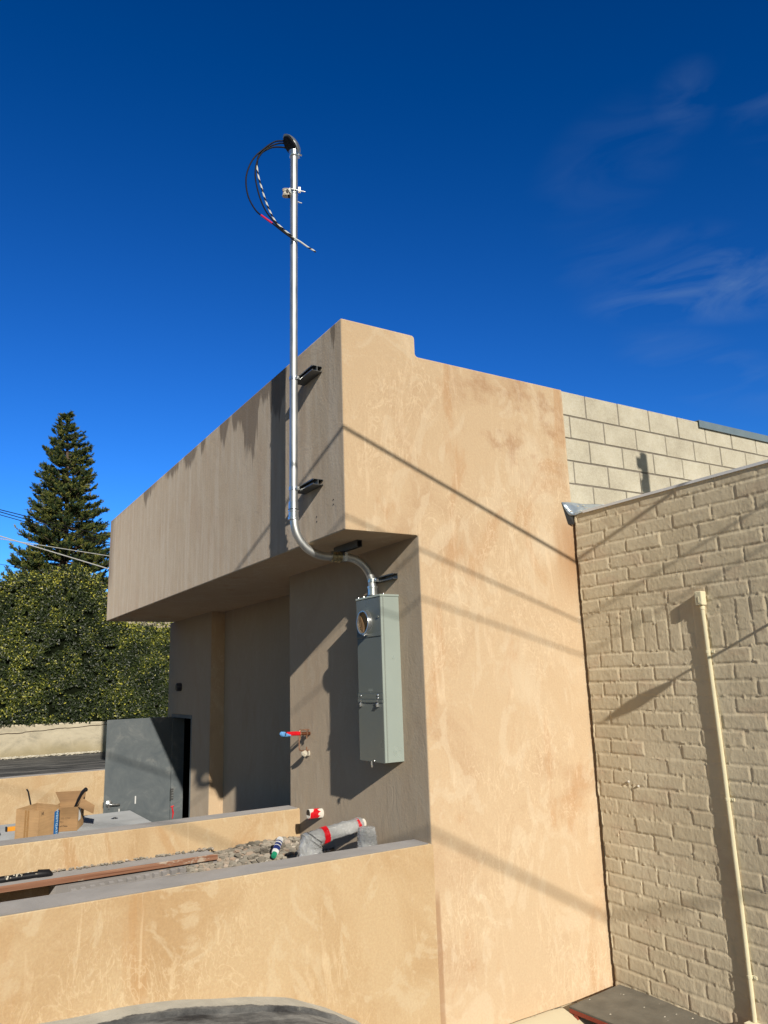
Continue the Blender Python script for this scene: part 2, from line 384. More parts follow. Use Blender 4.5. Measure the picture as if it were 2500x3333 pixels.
def doorm():
    q = NT('scuffed_grey_door'); f = q.noise(3.2, 7, .68, .8)
    col = q.ramp(f, [(.35, (.125, .15, .165)), (.55, (.165, .19, .20)), (.72, (.29, .30, .29))])
    col = q.mix(q.mrange(q.noise((7., 7., 5.), 6, .72), .66, .70, 0, .5), col, (.42, .43, .42))
    return q.fin(col, .55, 0, q.bump(q.noise(8., 4), .002), .4)
M['door'] = doorm()
M['black'] = plain('black_rubber_and_shade', (.012, .012, .014), .5, 0, .3, 20)  # also painted shade for holes and gaps
M['cable'] = plain('black_cable_jacket', (.012, .012, .015), .5, 0, .2, 30, 0, .2)
M['white_tape'] = plain('white_tape', (.80, .82, .78), .4, 0, .05, 20)
M['red_tape'] = plain('red_tape', (.72, .012, .022), .32, 0, .12, 25, .001)
M['magenta_tape'] = plain('pink_red_tape', (.78, .03, .12), .4, 0, .08, 25)
M['blue_tape'] = plain('light_blue_wrap', (.16, .42, .78), .45, 0, .3, 45, .004)
M['copper'] = plain('brown_copper', (.28, .11, .055), .42, .75, .3, 30)
M['bronze'] = plain('copper_clip', (.58, .34, .22), .35, .8, .2, 40)
M['pvc'] = plain('white_plastic', (.78, .74, .66), .45, 0, .06, 8)
M['cream_paint'] = plain('cream_painted_pipe', (.86, .80, .58), .45, 0, .05, 8)
def cardboard(name, c=(.46, .29, .145)):
    q = NT(name); f = q.noise(7., 5, .6); w = q.noise(vec=q.map((2., 2., 120.)), detail=2)
    col = q.ramp(f, [(.3, tuple(x*.88 for x in c)), (.7, tuple(x*1.1 for x in c))]); col = q.mix(.12, col, q.ramp(w, [(.3, .2), (.7, .8)]), 'OVERLAY')
    return q.fin(col, .85, 0, q.bump(w, .0008), .2)
M['card'] = cardboard('brown_cardboard'); M['card_in'] = cardboard('inner_cardboard', (.38, .235, .12))
M['packtape'] = plain('brown_packing_tape', (.36, .20, .075), .25, 0, .1, 20)
M['blue_label'] = plain('blue_label', (.012, .13, .36), .5, 0, .06, 10)
M['ink'] = plain('faded_ink', (.10, .07, .045), .8, 0, .2, 30); M['ink_faint'] = plain('faint_ink', (.27, .17, .085), .8, 0, .1, 30)
M['label_white'] = plain('label_white_ink', (.45, .60, .72), .6, 0, .1, 30)
M['white'] = plain('white_print', (.78, .78, .76), .5, 0, .05, 20); M['navy'] = plain('navy_print', (.03, .05, .22), .4, 0, .1, 20)
M['green'] = plain('green_cap', (.02, .30, .16), .4, 0, .1, 20)
M['yellow'] = plain('yellow_orange_tool', (.85, .40, .03), .4, 0, .08, 10)
def board():
    q = NT('reddish_form_board'); w = q.noise(vec=q.map((1.6, 30., 150.)), detail=4, rough=.6, dist=.3)
    col = q.ramp(w, [(.3, (.19, .08, .045)), (.5, (.33, .16, .095)), (.7, (.42, .24, .155))])
    sp = q.mrange(q.noise((3.2, 3.2, 9.), 5, .7), .58, .63, 0, .85); col = q.mix(sp, col, (.55, .47, .37))
    return q.fin(col, .8, 0, q.bump(w, .004), .2)
M['board'] = board()
def plasticwrap():
    q = NT('clear_plastic_wrap'); f = q.noise((16., 16., 16.), 4, .6, 1.8); n = q.bump(f, .022, 1.); n = q.bump(q.noise(60., 3), .004, .7, n)
    col = q.ramp(q.noise(6., 4), [(.35, (.42, .43, .43)), (.65, (.66, .67, .67))])
    q.fin(col, .12, 0, n, .9); q.b.inputs['Coat Weight'].default_value = .8; q.b.inputs['Coat Roughness'].default_value = .06
    tr = q.n('ShaderNodeBsdfTransparent'); ms = q.n('ShaderNodeMixShader'); ms.inputs[0].default_value = .25
    q.l(q.b.outputs[0], ms.inputs[1]); q.l(tr.outputs[0], ms.inputs[2]); q.l(ms.outputs[0], q.out.inputs[0]); return q.m
M['wrap'] = plasticwrap()
def screenm():
    q = NT('dark_mesh_screen'); q.fin((.012, .014, .018), .6, 0, None, .3)
    tr = q.n('ShaderNodeBsdfTransparent'); ms = q.n('ShaderNodeMixShader'); ms.inputs[0].default_value = .16
    q.l(q.b.outputs[0], ms.inputs[1]); q.l(tr.outputs[0], ms.inputs[2]); q.l(ms.outputs[0], q.out.inputs[0]); return q.m
M['screen'] = screenm()
def stone():
    q = NT('broken_mortar_stones'); oi = q.n('ShaderNodeNewGeometry').outputs['Random Per Island']
    col = q.ramp(oi, [(.0, (.17, .15, .12)), (.35, (.30, .27, .22)), (.7, (.42, .38, .31)), (.93, (.46, .34, .25)), (1., (.66, .62, .54))])
    return q.fin(col, .9, 0, q.bump(q.noise(60., 4), .004), .2)
M['stone'] = stone()
M['chip'] = plain('pale_plaster_chip', (.66, .61, .50), .9, 0, .15, 30, .004)
M['tin'] = plain('zinc_sheet', (.52, .60, .68), .35, .55, .2, 14, .002)
M['white_edge'] = plain('white_drip_edge', (.93, .94, .95), .4, 0, .06, 10)
M['roofing'] = plain('roof_membrane', (.42, .42, .40), .9, 0, .2, 3, .004)
M['coping'] = plain('blue_grey_coping', (.28, .36, .40), .4, .2, .06, 6)
M['lid'] = plain('olive_brown_lid', (.165, .15, .12), .6, 0, .22, 7, .002)
M['rust_red'] = plain('red_oxide_frame', (.36, .07, .04), .6, 0, .2, 14)
M['lamp'] = plain('dark_lamp_metal', (.05, .05, .065), .4, .3, .1, 20)
M['bark'] = plain('grey_bark', (.16, .115, .085), .9, 0, .3, 8, .01)
M['rooftile'] = plain('red_roof_tiles', (.46, .17, .10), .8, 0, .3, 9, .02)
M['housewall'] = plain('house_wall', (.55, .48, .38), .9)
M['hill'] = plain('dry_brush_hillside', (.20, .20, .19), .95, 0, .35, .03)
def peel():
    q = NT('peeling_cream_paint'); f = q.mrange(q.noise(7., 5, .65), .60, .63)
    col = q.mix(f, (.72, .63, .44), (.26, .24, .19)); return q.fin(col, .75, 0, q.bump(f, .004), .3)
M['peel'] = peel()
def leafm(name, stops, trans=.25, rough=.38, spec=.5):
    q = NT(name); at = q.n('ShaderNodeAttribute'); at.attribute_name = 'tone'
    col = q.ramp(at.outputs['Fac'], stops); q.fin(col, rough, 0, None, spec)
    tr = q.n('ShaderNodeBsdfTranslucent'); q.l(col, tr.inputs[0]); ms = q.n('ShaderNodeMixShader'); ms.inputs[0].default_value = trans
    q.l(q.b.outputs[0], ms.inputs[1]); q.l(tr.outputs[0], ms.inputs[2]); q.l(ms.outputs[0], q.out.inputs[0]); return q.m
M['leaf'] = leafm('hedge_leaf', [(0, (.02, .032, .014)), (.5, (.045, .066, .022)), (.8, (.10, .13, .03)), (.88, (.30, .32, .05)), (1, (.74, .70, .12))])
M['needle'] = leafm('conifer_needles', [(0, (.022, .048, .030)), (.5, (.05, .085, .038)), (.8, (.14, .165, .038)), (1, (.30, .29, .07))], .12, .5, .35)
M['core'] = plain('inner_shade_dark', (.012, .016, .008), 1., 0, .3, 8, 0, 0)  # near-black painted shade for the hedge core and the room interior

# ------------------------------------------------------------------ ground, roads
gm = MB(); gm.add([(-3000, -3000, -4.05), (3000, -3000, -4.05), (3000, 3000, -4.05), (-3000, 3000, -4.05)], [(0, 1, 2, 3)])
tag(gm.build('ground', M['concrete'], fixn=False), kind='structure')
rp = MB()                                                # sloping asphalt ramp at the foot of the walls
def ramp_z(x): return float(np.interp(x, [-9, -1.75, -1.34, -1.02, -.705, -.42, -.2, 0, .04, .3, 2.2], [-2.45, -2.52, -2.54, -2.571, -2.629, -2.697, -2.788, -2.902, -2.94, -3.21, -3.32]))
xs = np.concatenate([np.linspace(-9, -2, 12), np.linspace(-1.9, .5, 49), np.linspace(.7, 2.09, 8)]); ys = [-9, -5, -3, -1.5, -.8, -.5, -.35, -.25, -.16, -.15, -.08, 0.0]
def ramp_row(y): return [(x, y, ramp_z(x) - (0.02 if y <= -.16 else 0) - .02*max(0, -y-.3) + .004*math.sin(9*x+3*y)) for x in xs]
V = [p for y in ys for p in ramp_row(y)]; n = len(xs)
rp.add(V, [(j*n+i, j*n+i+1, (j+1)*n+i+1, (j+1)*n+i) for j in range(len(ys)-1) for i in range(n-1)])
def rampm():
    q = NT('asphalt_with_concrete_edge'); xyz = q.sep(q.pos); w = q.math('MULTIPLY', q.math('SUBTRACT', q.noise(5., 6, .7), .5), .17)
    k = q.mrange(q.math('ADD', xyz[1], w), -.135, -.115)
    tar = q.ramp(q.noise((3., 7., 3.), 6, .7), [(.35, (.035, .035, .037)), (.5, (.12, .12, .118)), (.68, (.27, .265, .25))])
    con = q.ramp(q.noise(6., 6, .6), [(.3, (.36, .34, .29)), (.7, (.50, .47, .40))])
    return q.fin(q.mix(k, tar, con), .85, 0, q.bump(q.noise(70., 4), .005), .3)
tag(rp.build('road', rampm(), smooth=True), kind='structure')
pm = MB(); pm.box(-8, 1.9, 2.2, 7.9, -4.0, -3.563); tag(pm.build('passage_floor', M['concrete']), kind='structure')
am = MB(); am.box(-14, 8, 7.66, 15.4, -3.5, -2.43)
tag(am.build('asphalt_terrace', M['asphalt']), kind='structure')
sl = MB(); sl.box(-8, -.49, 2.2, 3.51, -3.4, -2.12); slab = tag(sl.build('concrete_slab', M['slab'], bevel=.012), kind='structure')
MB().lathe((-.72, 3.12, -2.121), (0, 0, 1), [(.03, 0), (.03, .004), (.012, .005), (.012, .012)], 16).build('floor_drain', M['galv_dark'], slab)
tf = MB(); tf.box(-8, .58, .2, 2.0, -3.55, -2.9); tag(tf.build('trench_floor', M['dirt']), kind='structure')

# ------------------------------------------------------------------ the stucco building
bld = thing('stucco_building', (1.0, 3.5, -3.6), 'tan stucco building with overhanging upper storey, sunlit end wall and recessed entrance', 'building')
XB = [0, .582, .623, 1.01, 1.20, 1.9, 2.106, 2.4]; YB = [0, 2.2, 5.70, 6.48, 7.47, 7.5, 7.62, 7.70]; ZB = [-4.1, -3.56, -1.38, 0, .20, 1.36, 1.525]
def solid(x, y, z):
    if x > 2.106: return y < 2.2 and z < .20
    if z > 1.36: return x < .623 and y < 7.5
    if z > 0: return y < 7.5
    if y < 2.2: return x > .582
    if y < 5.70: return x > 1.20
    if 6.48 < y < 7.47 and -3.56 < z < -1.38: return x > 1.9
    if -3.56 < z < -1.38 and 5.70 < y < 7.62 and 1.20 < x < 1.9: return False
    return x > 1.01
bm = bmesh.new(); VV = {}
def vtx(p):
    if p not in VV: VV[p] = bm.verts.new(Vector(p) - Vector(bld['_w']))
    return VV[p]
def occ(i, j, k):
    if i < 0 or j < 0 or k < 0 or i >= len(XB)-1 or j >= len(YB)-1 or k >= len(ZB)-1: return False
    return solid((XB[i]+XB[i+1])/2, (YB[j]+YB[j+1])/2, (ZB[k]+ZB[k+1])/2)
for i in range(len(XB)-1):
    for j in range(len(YB)-1):
        for k in range(len(ZB)-1):
            if not occ(i, j, k): continue
            x0, x1, y0, y1, z0, z1 = XB[i], XB[i+1], YB[j], YB[j+1], ZB[k], ZB[k+1]
            for dd, q in (((-1, 0, 0), [(x0, y0, z0), (x0, y0, z1), (x0, y1, z1), (x0, y1, z0)]), ((1, 0, 0), [(x1, y0, z0), (x1, y1, z0), (x1, y1, z1), (x1, y0, z1)]),
                          ((0, -1, 0), [(x0, y0, z0), (x1, y0, z0), (x1, y0, z1), (x0, y0, z1)]), ((0, 1, 0), [(x0, y1, z0), (x0, y1, z1), (x1, y1, z1), (x1, y1, z0)]),
                          ((0, 0, -1), [(x0, y0, z0), (x0, y1, z0), (x1, y1, z0), (x1, y0, z0)]), ((0, 0, 1), [(x0, y0, z1), (x1, y0, z1), (x1, y1, z1), (x0, y1, z1)])):
                if not occ(i+dd[0], j+dd[1], k+dd[2]): bm.faces.new([vtx(p) for p in q])
bmesh.ops.recalc_face_normals(bm, faces=bm.faces)
bmesh.ops.dissolve_limit(bm, angle_limit=R(1), verts=bm.verts, edges=bm.edges)
be = [e for e in bm.edges if len(e.link_faces) == 2 and e.calc_face_angle(0) > 1 and not (min(v.co.z for v in e.verts)-bld['_w'][2]*-1 < -9)]
big = [e for e in be if all(abs(v.co.x + bld['_w'][0] - .623) < .001 for v in e.verts) and abs(e.verts[0].co.z-e.verts[1].co.z) < .01 and max(v.co.z for v in e.verts)+bld['_w'][2] > 1.3]
bmesh.ops.bevel(bm, geom=big, offset=.026, segments=4, affect='EDGES', profile=.5)
be = [e for e in bm.edges if len(e.link_faces) == 2 and e.calc_face_angle(0) > 1.2]
bmesh.ops.bevel(bm, geom=be, offset=.009, segments=2, affect='EDGES', profile=.5)
bmesh.ops.triangulate(bm, faces=bm.faces)
ow = Vector(bld['_w'])
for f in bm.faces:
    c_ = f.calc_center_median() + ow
    if 1.19 < c_.x < 1.91 and 5.68 < c_.y < 7.63 and -3.58 < c_.z < -1.36 and not (abs(f.normal.x) > .9 and c_.x < 1.21 and f.normal.x < 0): f.material_index = 1  # room behind the door coloured near-black in place of its shade
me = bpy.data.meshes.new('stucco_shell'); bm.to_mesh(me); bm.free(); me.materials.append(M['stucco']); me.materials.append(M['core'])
sh = bpy.data.objects.new('stucco_shell', me); COL.objects.link(sh); sh.parent = bld; sh['_w'] = bld['_w']
# door, swung out square to the wall
dm = MB(); dm.box(.074, 1.004, 7.440, 7.485, -3.55, -1.424); door = dm.build('door', M['door'], bld, bevel=.003)
hd = MB(); hd.lathe((.140, 7.44, -2.578), (0, -1, 0), [(.048, 0), (.048, .008), (.034, .014), (.016, .02), (.015, .055)], 20)
hd.tube(spline([(.140, 7.388, -2.578), (.18, 7.383, -2.581), (.25, 7.386, -2.586), (.278, 7.395, -2.589)], 4), [.0135]*13, 10); hd.box(.132, .148, 7.42, 7.437, -2.64, -2.606)
hd.build('handle', M['zinc'], door, smooth=True)
lt = MB(); lt.box(.064, .0738, 7.45, 7.475, -2.61, -2.55); lt.build('latch', M['galv_dark'], door)
for a, b, c_, d_ in ((.498, .515, -2.61, -2.505), (.275, .292, -2.72, -2.655)):
    sc_ = MB(); sc_.box(a, b, 7.4365, 7.4395, c_, d_); sc_.build('paint_scrape', M['white'], door)
hg = MB(); hg.box(1.0055, 1.045, 7.40, 7.412, -2.60, -2.45); [hg.cyl((1.015+.02*a, 7.40, z), (1.015+.02*a, 7.396, z), .007, 8, 1) for a in (0, 1) for z in (-2.58, -2.545, -2.51, -2.475)]
hg.cyl((1.004, 7.40, -2.605), (1.004, 7.40, -2.445), .009, 10); hg.build('hinge', [M['galv_dark'], M['zinc']], door)
fr = MB(); fr.box(1.0115, 1.19, 7.415, 7.4695, -3.56, -1.381); fr.box(1.0115, 1.19, 6.4805, 6.53, -3.56, -1.381); fr.box(1.0115, 1.19, 6.53, 7.415, -1.43, -1.381)
fr.build('door_frame', M['door'], bld)
rt_ = MB(); rt_.tube([(1.03, 7.402, -2.70), (1.05, 7.40, -2.79), (1.04, 7.404, -2.87)], [.007, .011, .005], 8); rt_.tube([(1.012, 7.405, -2.705), (1.055, 7.402, -2.695)], .010, 8); rt_.build('red_tape_scrap', M['red_tape'], bld)
for y, z in ((.16, .24), (.16, .205), (.42, .17), (.42, .135)):
    nl = MB(); nl.cyl((-.0005, y, z), (-.003, y, z), .005, 8); nl.build('screw_hole', M['black'], bld)

lp = MB(); lp.lathe((1.0095, 7.04, -.99), (-1, 0, 0), [(.060, 0), (.060, .055), (.053, .069), (.034, .071)], 28); tag(lp.build('wall_lamp', M['lamp'], loc=(1.01, 7.04, -.99), smooth=True), 'small round dark lamp on the shaded wall above the open door', 'lamp')

# ------------------------------------------------------------------ low plaster walls
def low_wall(label, x0, x1, y0, y1, z0, z1, capback=None):
    t = thing('low_wall', ((x0+x1)/2, (y0+y1)/2, z0), label, 'wall', 'low plaster walls')
    b = MB(); yf = y0-.0008 if y0 == 0 else y0; xe = x1+.012 if y0 == 0 else x1; zt = z1-.006
    b.prism([(yf, z0), (yf, zt-.012), (yf+.0035, zt-.0035), (yf+.012, zt), (y1-.012, zt), (y1-.0035, zt-.0035), (y1, zt-.012), (y1, z0)], 'x', x0, xe); b.build('wall_body', M['stucco_low'], t)
    k = MB(); cb = capback or (y1, y1)
    k.prism([(x0, y0+.014), (x1-.012, y0+.014), (x1-.012, cb[1]), (x0, cb[0])], 'z', z1-.03, z1); k.build('cement_cap', M['cap'], t, bevel=.004)
    return t
w1 = low_wall('nearest low cream plaster wall with a grey cement cap, running in front of the trench', -6.0, .5815, .0, .185, -3.6, -2.0205, (.42, .18))
w2 = low_wall('middle low cream plaster wall between the trench and the grey slab with boxes', -6.0, .5815, 2.0, 2.2, -3.4, -2.039)
w3 = low_wall('farthest low cream plaster wall, holding back the sealed asphalt by the grey door', -8.0, 1.0, 7.52, 7.68, -3.55, -2.113)
st = MB(); xx = np.linspace(-1.2, .56, 60); top = [-2.292 + .022*fbm(x*9, 3., 4, 3) + .022*max(0, x) for x in xx]
V = []; F = []
for x, z in zip(xx, top): V += [(x, 1.994, -2.36), (x, 1.994, z), (x, 1.9985, z), (x, 1.9985, -2.36)]
for i in range(59): F += [(4*i, 4*i+4, 4*i+5, 4*i+1), (4*i+1, 4*i+5, 4*i+6, 4*i+2)]
st.add(V, F); st.build('torn_tar_paper', M['black'], w2)

# ------------------------------------------------------------------ concrete block wall
bw = thing('block_wall', (3.5, .1, -1.0), 'bare grey concrete block wall joining the stucco wall above the brick roof', 'wall')
mo = MB(); mo.box(2.107, 8.6, .026, .21, -1.0, 1.358); mo.build('mortar_bed', M['mortar'], bw)
blk = MB(); rows = [1.36, 1.147, .947, .749, .551, .353, .155]
for ri, zt in enumerate(rows[:-1]):
    zb = rows[ri+1]; off = 2.395 if ri % 2 == 0 else 2.190
    edges = [2.112, off] if off-2.112 > .12 else [2.135, off]
    edges = [2.112] + [off+.406*i for i in range(16)]
    for a, b in zip(edges[:-1], edges[1:]):
        if b-a < .03: continue
        j = lambda s=.0022: random.uniform(-s, s)
        g = .0065; x0, x1, z0, z1, yf = a+g+j(), b-g+j(), zb+g+j(), zt-(g if ri else 0.0)+j(.001), .0185+j(.0012)
        blk.box(x0, x1, yf, .06, z0, z1)
blk.build('block_face', M['block'], bw, bevel=.004)
cp = MB(); cp.prism([(.0, 1.365), (.0, 1.30), (-.004, 1.30), (-.004, 1.372), (.22, 1.39), (.22, 1.30), (.216, 1.30), (.216, 1.383)], 'x', 3.912, 8.7); cp.build('metal_coping', M['coping'], bw)

# ------------------------------------------------------------------ painted brick building on the right
bb = thing('brick_building', (4, -3.5, -3.6), 'beige painted brick building with a stepped soldier course, right of the stucco wall', 'building')
BX = 2.09; CH = .1036; BL = .312
def brick_height(y, z):
    """relief in metres toward -x, y runs from -.03 to negative"""
    s = -y; zt = .293 - z + .006*fbm(s*1.3, z*.8, 3, 2); row = np.floor(zt/CH); v = zt - row*CH
    off = np.where(row % 2 == 0, 0.0, BL/2) + .05*(LAT[(row.astype(int)*7) % 256, 3]-.5)
    ln = BL; t = s - .035 + off; colm = np.floor(t/ln); u = t - colm*ln
    uw, vh = np.full_like(u, ln), np.full_like(v, CH)
    sol = (row >= 8) & (row <= 10) & (s > .29)                   # soldier course, three rows high
    SW = .1055; ts = s-.29; cs = np.floor(ts/SW)
    u = np.where(sol, ts-cs*SW, u); uw = np.where(sol, SW, uw); colm = np.where(sol, cs+40, colm)
    v = np.where(sol, zt-8*CH, v); vh = np.where(sol, 3*CH, vh)
    left = (row >= 8) & (row <= 10) & (s <= .29); u = np.where(left, s-.0, u); uw = np.where(left, .29, uw); colm = np.where(left, 90, colm)
    rid = (row.astype(int)*31 + colm.astype(int)*17)
    rnd = LAT[rid % 256, (rid*3) % 256]; rn2 = LAT[(rid*5) % 256, (rid*11) % 256]; rn3 = LAT[(rid*13+5) % 256, (rid*7) % 256]
    wob = .006*fbm(s*16, z*16, 3, 5)
    du = np.minimum(u, uw-u) + wob; dv = np.minimum(v, vh-v) + wob*.8
    mw_ = .0040; prof = lambda d: np.clip((d-mw_)/.010, 0, 1)
    pu = prof(du); pv = prof(dv); pu = pu*pu*(3-2*pu); pv = pv*pv*(3-2*pv)
    full = np.where(rn3 > .86, .3, 1.0)                           # a few joints smeared over with paint
    h = np.minimum(pu, pv)*(.0026+.0024*rnd)*full + (rn2-.5)*.0026 + (v/vh-.5)*.0022*(rn3-.5) + (u/uw-.5)*.0026*(rnd-.5)
    h = h + .0012*fbm(s*26, z*26, 4, 7) + .0009*fbm(s*70, z*60, 3, 9) + .003*fbm(s*3.2, z*3.2, 3, 12)
    edge = np.minimum(pu, pv); blob = np.clip(vnoise(s*42, z*42, 20)-.74, 0, 1)*.022; h = h + blob*np.where(edge < .75, 1., .10)
    return h
gy = np.arange(-.032, -2.05, -.0062); gz = np.arange(-3.45, .279, .0062)
YY, ZZ = np.meshgrid(gy, gz); HH = brick_height(YY, ZZ); ragged = .012*fbm(ZZ*11, ZZ*0+2, 4, 31)
YY2 = YY - np.where(YY > -.05, np.clip(ragged+.004, -.012, .03), 0)
ZZ2 = np.where(ZZ > .27, ZZ + .006*fbm(YY*9, YY*0, 3, 8), ZZ)
VB = np.stack([BX - HH, YY2, ZZ2], -1).reshape(-1, 3); ny, nz_ = len(gy), len(gz)
ii = np.arange(nz_-1)[:, None]*ny + np.arange(ny-1)[None, :]
FB = np.stack([ii, ii+ny, ii+ny+1, ii+1], -1).reshape(-1, 4)
mb = MB(); mb.v = [tuple(p) for p in VB]; mb.f = [tuple(int(a) for a in f) for f in FB]; mb.m = [0]*len(mb.f)
o = len(mb.v)                                             # end return of the wall, next to the stucco
mb.box(BX+.004, 2.4, -.03, -.028, -3.45, .272)
mb.box(BX+.002, 2.35, -7.0, -2.045, -3.6, .275)
mb.build('brick_wall', M['brick'], bb, smooth=True, fixn=False)
rf = MB(); rf.box(2.13, 9, -7, .012, .0, .255); rf.build('flat_roof', M['roofing'], bb)
ed = MB(); ed.box(BX-.016, BX+.10, -7, -.14, .276, .2815); ed.box(BX-.016, BX-.0135, -7, -.14, .262, .276); ed.build('drip_edge', M['white_edge'], bb)
fl = MB(); P = dict(a=(1.99, -.006, .372), b=(2.10, -.004, .40), c=(2.48, .012, .40), d=(2.078, -.035, .262), e=(2.078, -.36, .284), f=(2.03, -.012, .30))
nfx = 10; V = []; F = []
for i in range(nfx+1):
    t = i/nfx; top_ = Vector(P['a']).lerp(Vector(P['c']), t); bot = Vector(P['d']).lerp(Vector(P['e']), t)
    if i == 0: bot = Vector(P['d']) + Vector((-.004, .006, -.004))
    for k in range(7):
        s_ = k/6; p = top_.lerp(bot, s_); p.z -= .035*math.sin(math.pi*s_)*(1-t*.6) - .004*math.sin(9*t+5*s_); V.append(p)
F = [(i*7+k, i*7+k+1, (i+1)*7+k+1, (i+1)*7+k) for i in range(nfx) for k in range(6)]
fl.add(V, F); fo = fl.build('corner_flashing', M['tin'], bb, smooth=True, fixn=False); sm_ = fo.modifiers.new('s', 'SOLIDIFY'); sm_.thickness = .003
gp = MB(); gp.add([(1.99, -.003, .368), (2.078, -.03, .258), (2.086, -.028, .19), (2.045, -.003, .195)], [(0, 1, 2, 3)]); gp.build('flashing_gap_shade', M['black'], bb, fixn=False)  # black sheet painting the shade of the gap under the flashing
gunk = MB()
for i in range(14):
    t = random.random()*.75; s_ = random.uniform(.1, .75); k = Vector(P['a']).lerp(Vector(P['c']), t).lerp(Vector(P['d']).lerp(Vector(P['e']), t), s_); k.z -= .033*math.sin(math.pi*s_)*(1-t*.6) - .004
    r_ = random.uniform(.004, .012); gunk.lathe(k-Vector((0, 0, .004)), (random.uniform(-.4, .1), -.5, 1), [(r_, 0), (r_*.8, r_*.3), (r_*.3, r_*.45)], 7)
gunk.build('mortar_droppings', M['chip'], bb)['kind'] = 'stuff'

# ------------------------------------------------------------------ service mast
mast = thing('service_mast', (-.112, .575, .18), 'tall galvanized service mast rising past the parapet and curving under the overhang to the meter', 'mast')
MB().tube([(-.112, .574, .17), (-.112, .55, 1.6), (-.112, .521, 3.19)], .0302, 28).build('mast_pipe', M['galv'], mast, smooth=True)
el = MB(); el.tube([(-.112, .575, .19)] + arc((.141, .57, .165), (-1, 0, 0), (0, 0, -1), .25, 16) + [(.21, .565, -.085)], .0302, 24); el.build('lower_elbow', M['galv'], mast, smooth=True)
e2 = MB(); e2.tube([(.25, .56, -.085)] + arc((.298, .555, -.293), (0, 0, 1), (1, -.12, 0), .208, 16) + [(.506, .526, -.375)], .0302, 24); e2.build('upper_elbow', M['galv'], mast, smooth=True)
c1 = MB(); c1.lathe((-.112, .574, .165), (0, -.012, 1), [(.031, 0), (.041, .004), (.041, .02), (.036, .024), (.036, .06), (.040, .064), (.040, .074)], 26)
c1.lathe((-.112, .573, .246), (0, -.012, 1), [(.0365, 0), (.0355, .055), (.031, .058)], 26); c1.lathe((-.112, .573, .2395), (0, 0, 1), [(.039, 0), (.039, .006)], 26, 1); c1.build('pipe_coupling', [M['zinc'], M['black']], mast, smooth=True)
c2 = MB(); c2.lathe((.185, .566, -.085), (1, -.05, 0), [(.031, 0), (.042, .004), (.042, .016), (.035, .02), (.035, .034), (.041, .038), (.041, .044), (.036, .047), (.036, .06), (.042, .064), (.042, .078), (.031, .082)], 24); c2.build('pipe_coupling', M['brass'], mast, smooth=True)
c3 = MB(); c3.lathe((.506, .526, -.386), (0, 0, 1), [(.046, 0), (.046, .014), (.040, .016), (.040, .024), (.036, .026), (.036, .07), (.040, .074), (.040, .086), (.032, .09)], 26); c3.lathe((.506, .526, -.3715), (0, 0, 1), [(.048, 0), (.048, .005)], 24, 1); c3.build('box_connector', [M['zinc'], M['black']], mast, smooth=True)
# weatherhead: hooded cap facing the street
A_ = Vector((-.985, -.10, 0)).normalized(); B_ = A_.cross(Vector((0, 0, 1))); pc = Vector((-.112, .521, 3.17))
def hp(a, b, z): return pc + A_*a + B_*b + Vector((0, 0, z))
hn = (A_*.80 + Vector((0, 0, -.62))).normalized(); hp0 = hp(.040, 0, .07)
hv = MB(); nu, nv = 28, 18; V = []
cen = hp(.030, 0, .062); ax = (A_*.78 + Vector((0, 0, .62))).normalized(); az = (Vector((0, 0, 1)) - ax*ax.z).normalized()
for i in range(nv+1):
    th = math.pi*i/nv
    for k in range(nu):
        ph = 2*math.pi*k/nu
        p = cen + ax*(.098*math.cos(th)) + az*(.062*math.sin(th)*math.cos(ph)) + B_*(.060*math.sin(th)*math.sin(ph))
        dd = (p-hp0).dot(hn)
        if dd > 0: p = p - hn*dd
        V.append(p)
hv.add(V, [(i*nu+k, i*nu+(k+1) % nu, (i+1)*nu+(k+1) % nu, (i+1)*nu+k) for i in range(nv) for k in range(nu)])
wh = hv.build('weatherhead', M['hood'], mast, smooth=True)
pl_ = MB(); ct = cen - hn*((cen-hp0).dot(hn)) + hn*.002; vv = (Vector((0, 0, 1))*.80 + A_*.62).normalized()
ring = [ct + vv*(.080*math.cos(2*math.pi*k/30)) + B_*(.053*math.sin(2*math.pi*k/30)) for k in range(30)]
pl_.add(ring + [p + hn*.010 for p in ring], [tuple(range(30, 60))] + [(k, (k+1) % 30, 30+(k+1) % 30, 30+k) for k in range(30)]); pl_.build('opening_shade_plate', M['black'], wh)  # black plate standing in for the shade of the hood opening
cl = MB(); cl.lathe((-.112, .521, 3.135), (0, 0, 1), [(.034, 0), (.038, .006), (.038, .03), (.042, .05)], 24)
cl.cyl(hp(-.03, .03, -.012), hp(-.052, .03, -.012), .007, 10); cl.cyl(hp(-.03, -.03, -.012), hp(-.052, -.03, -.012), .007, 10); cl.box(-.008, .008, -.004, .004, -.012, .012, 0, Matrix.Translation(hp(-.042, 0, -.008))); cl.build('head_collar', M['zinc'], wh, smooth=True)
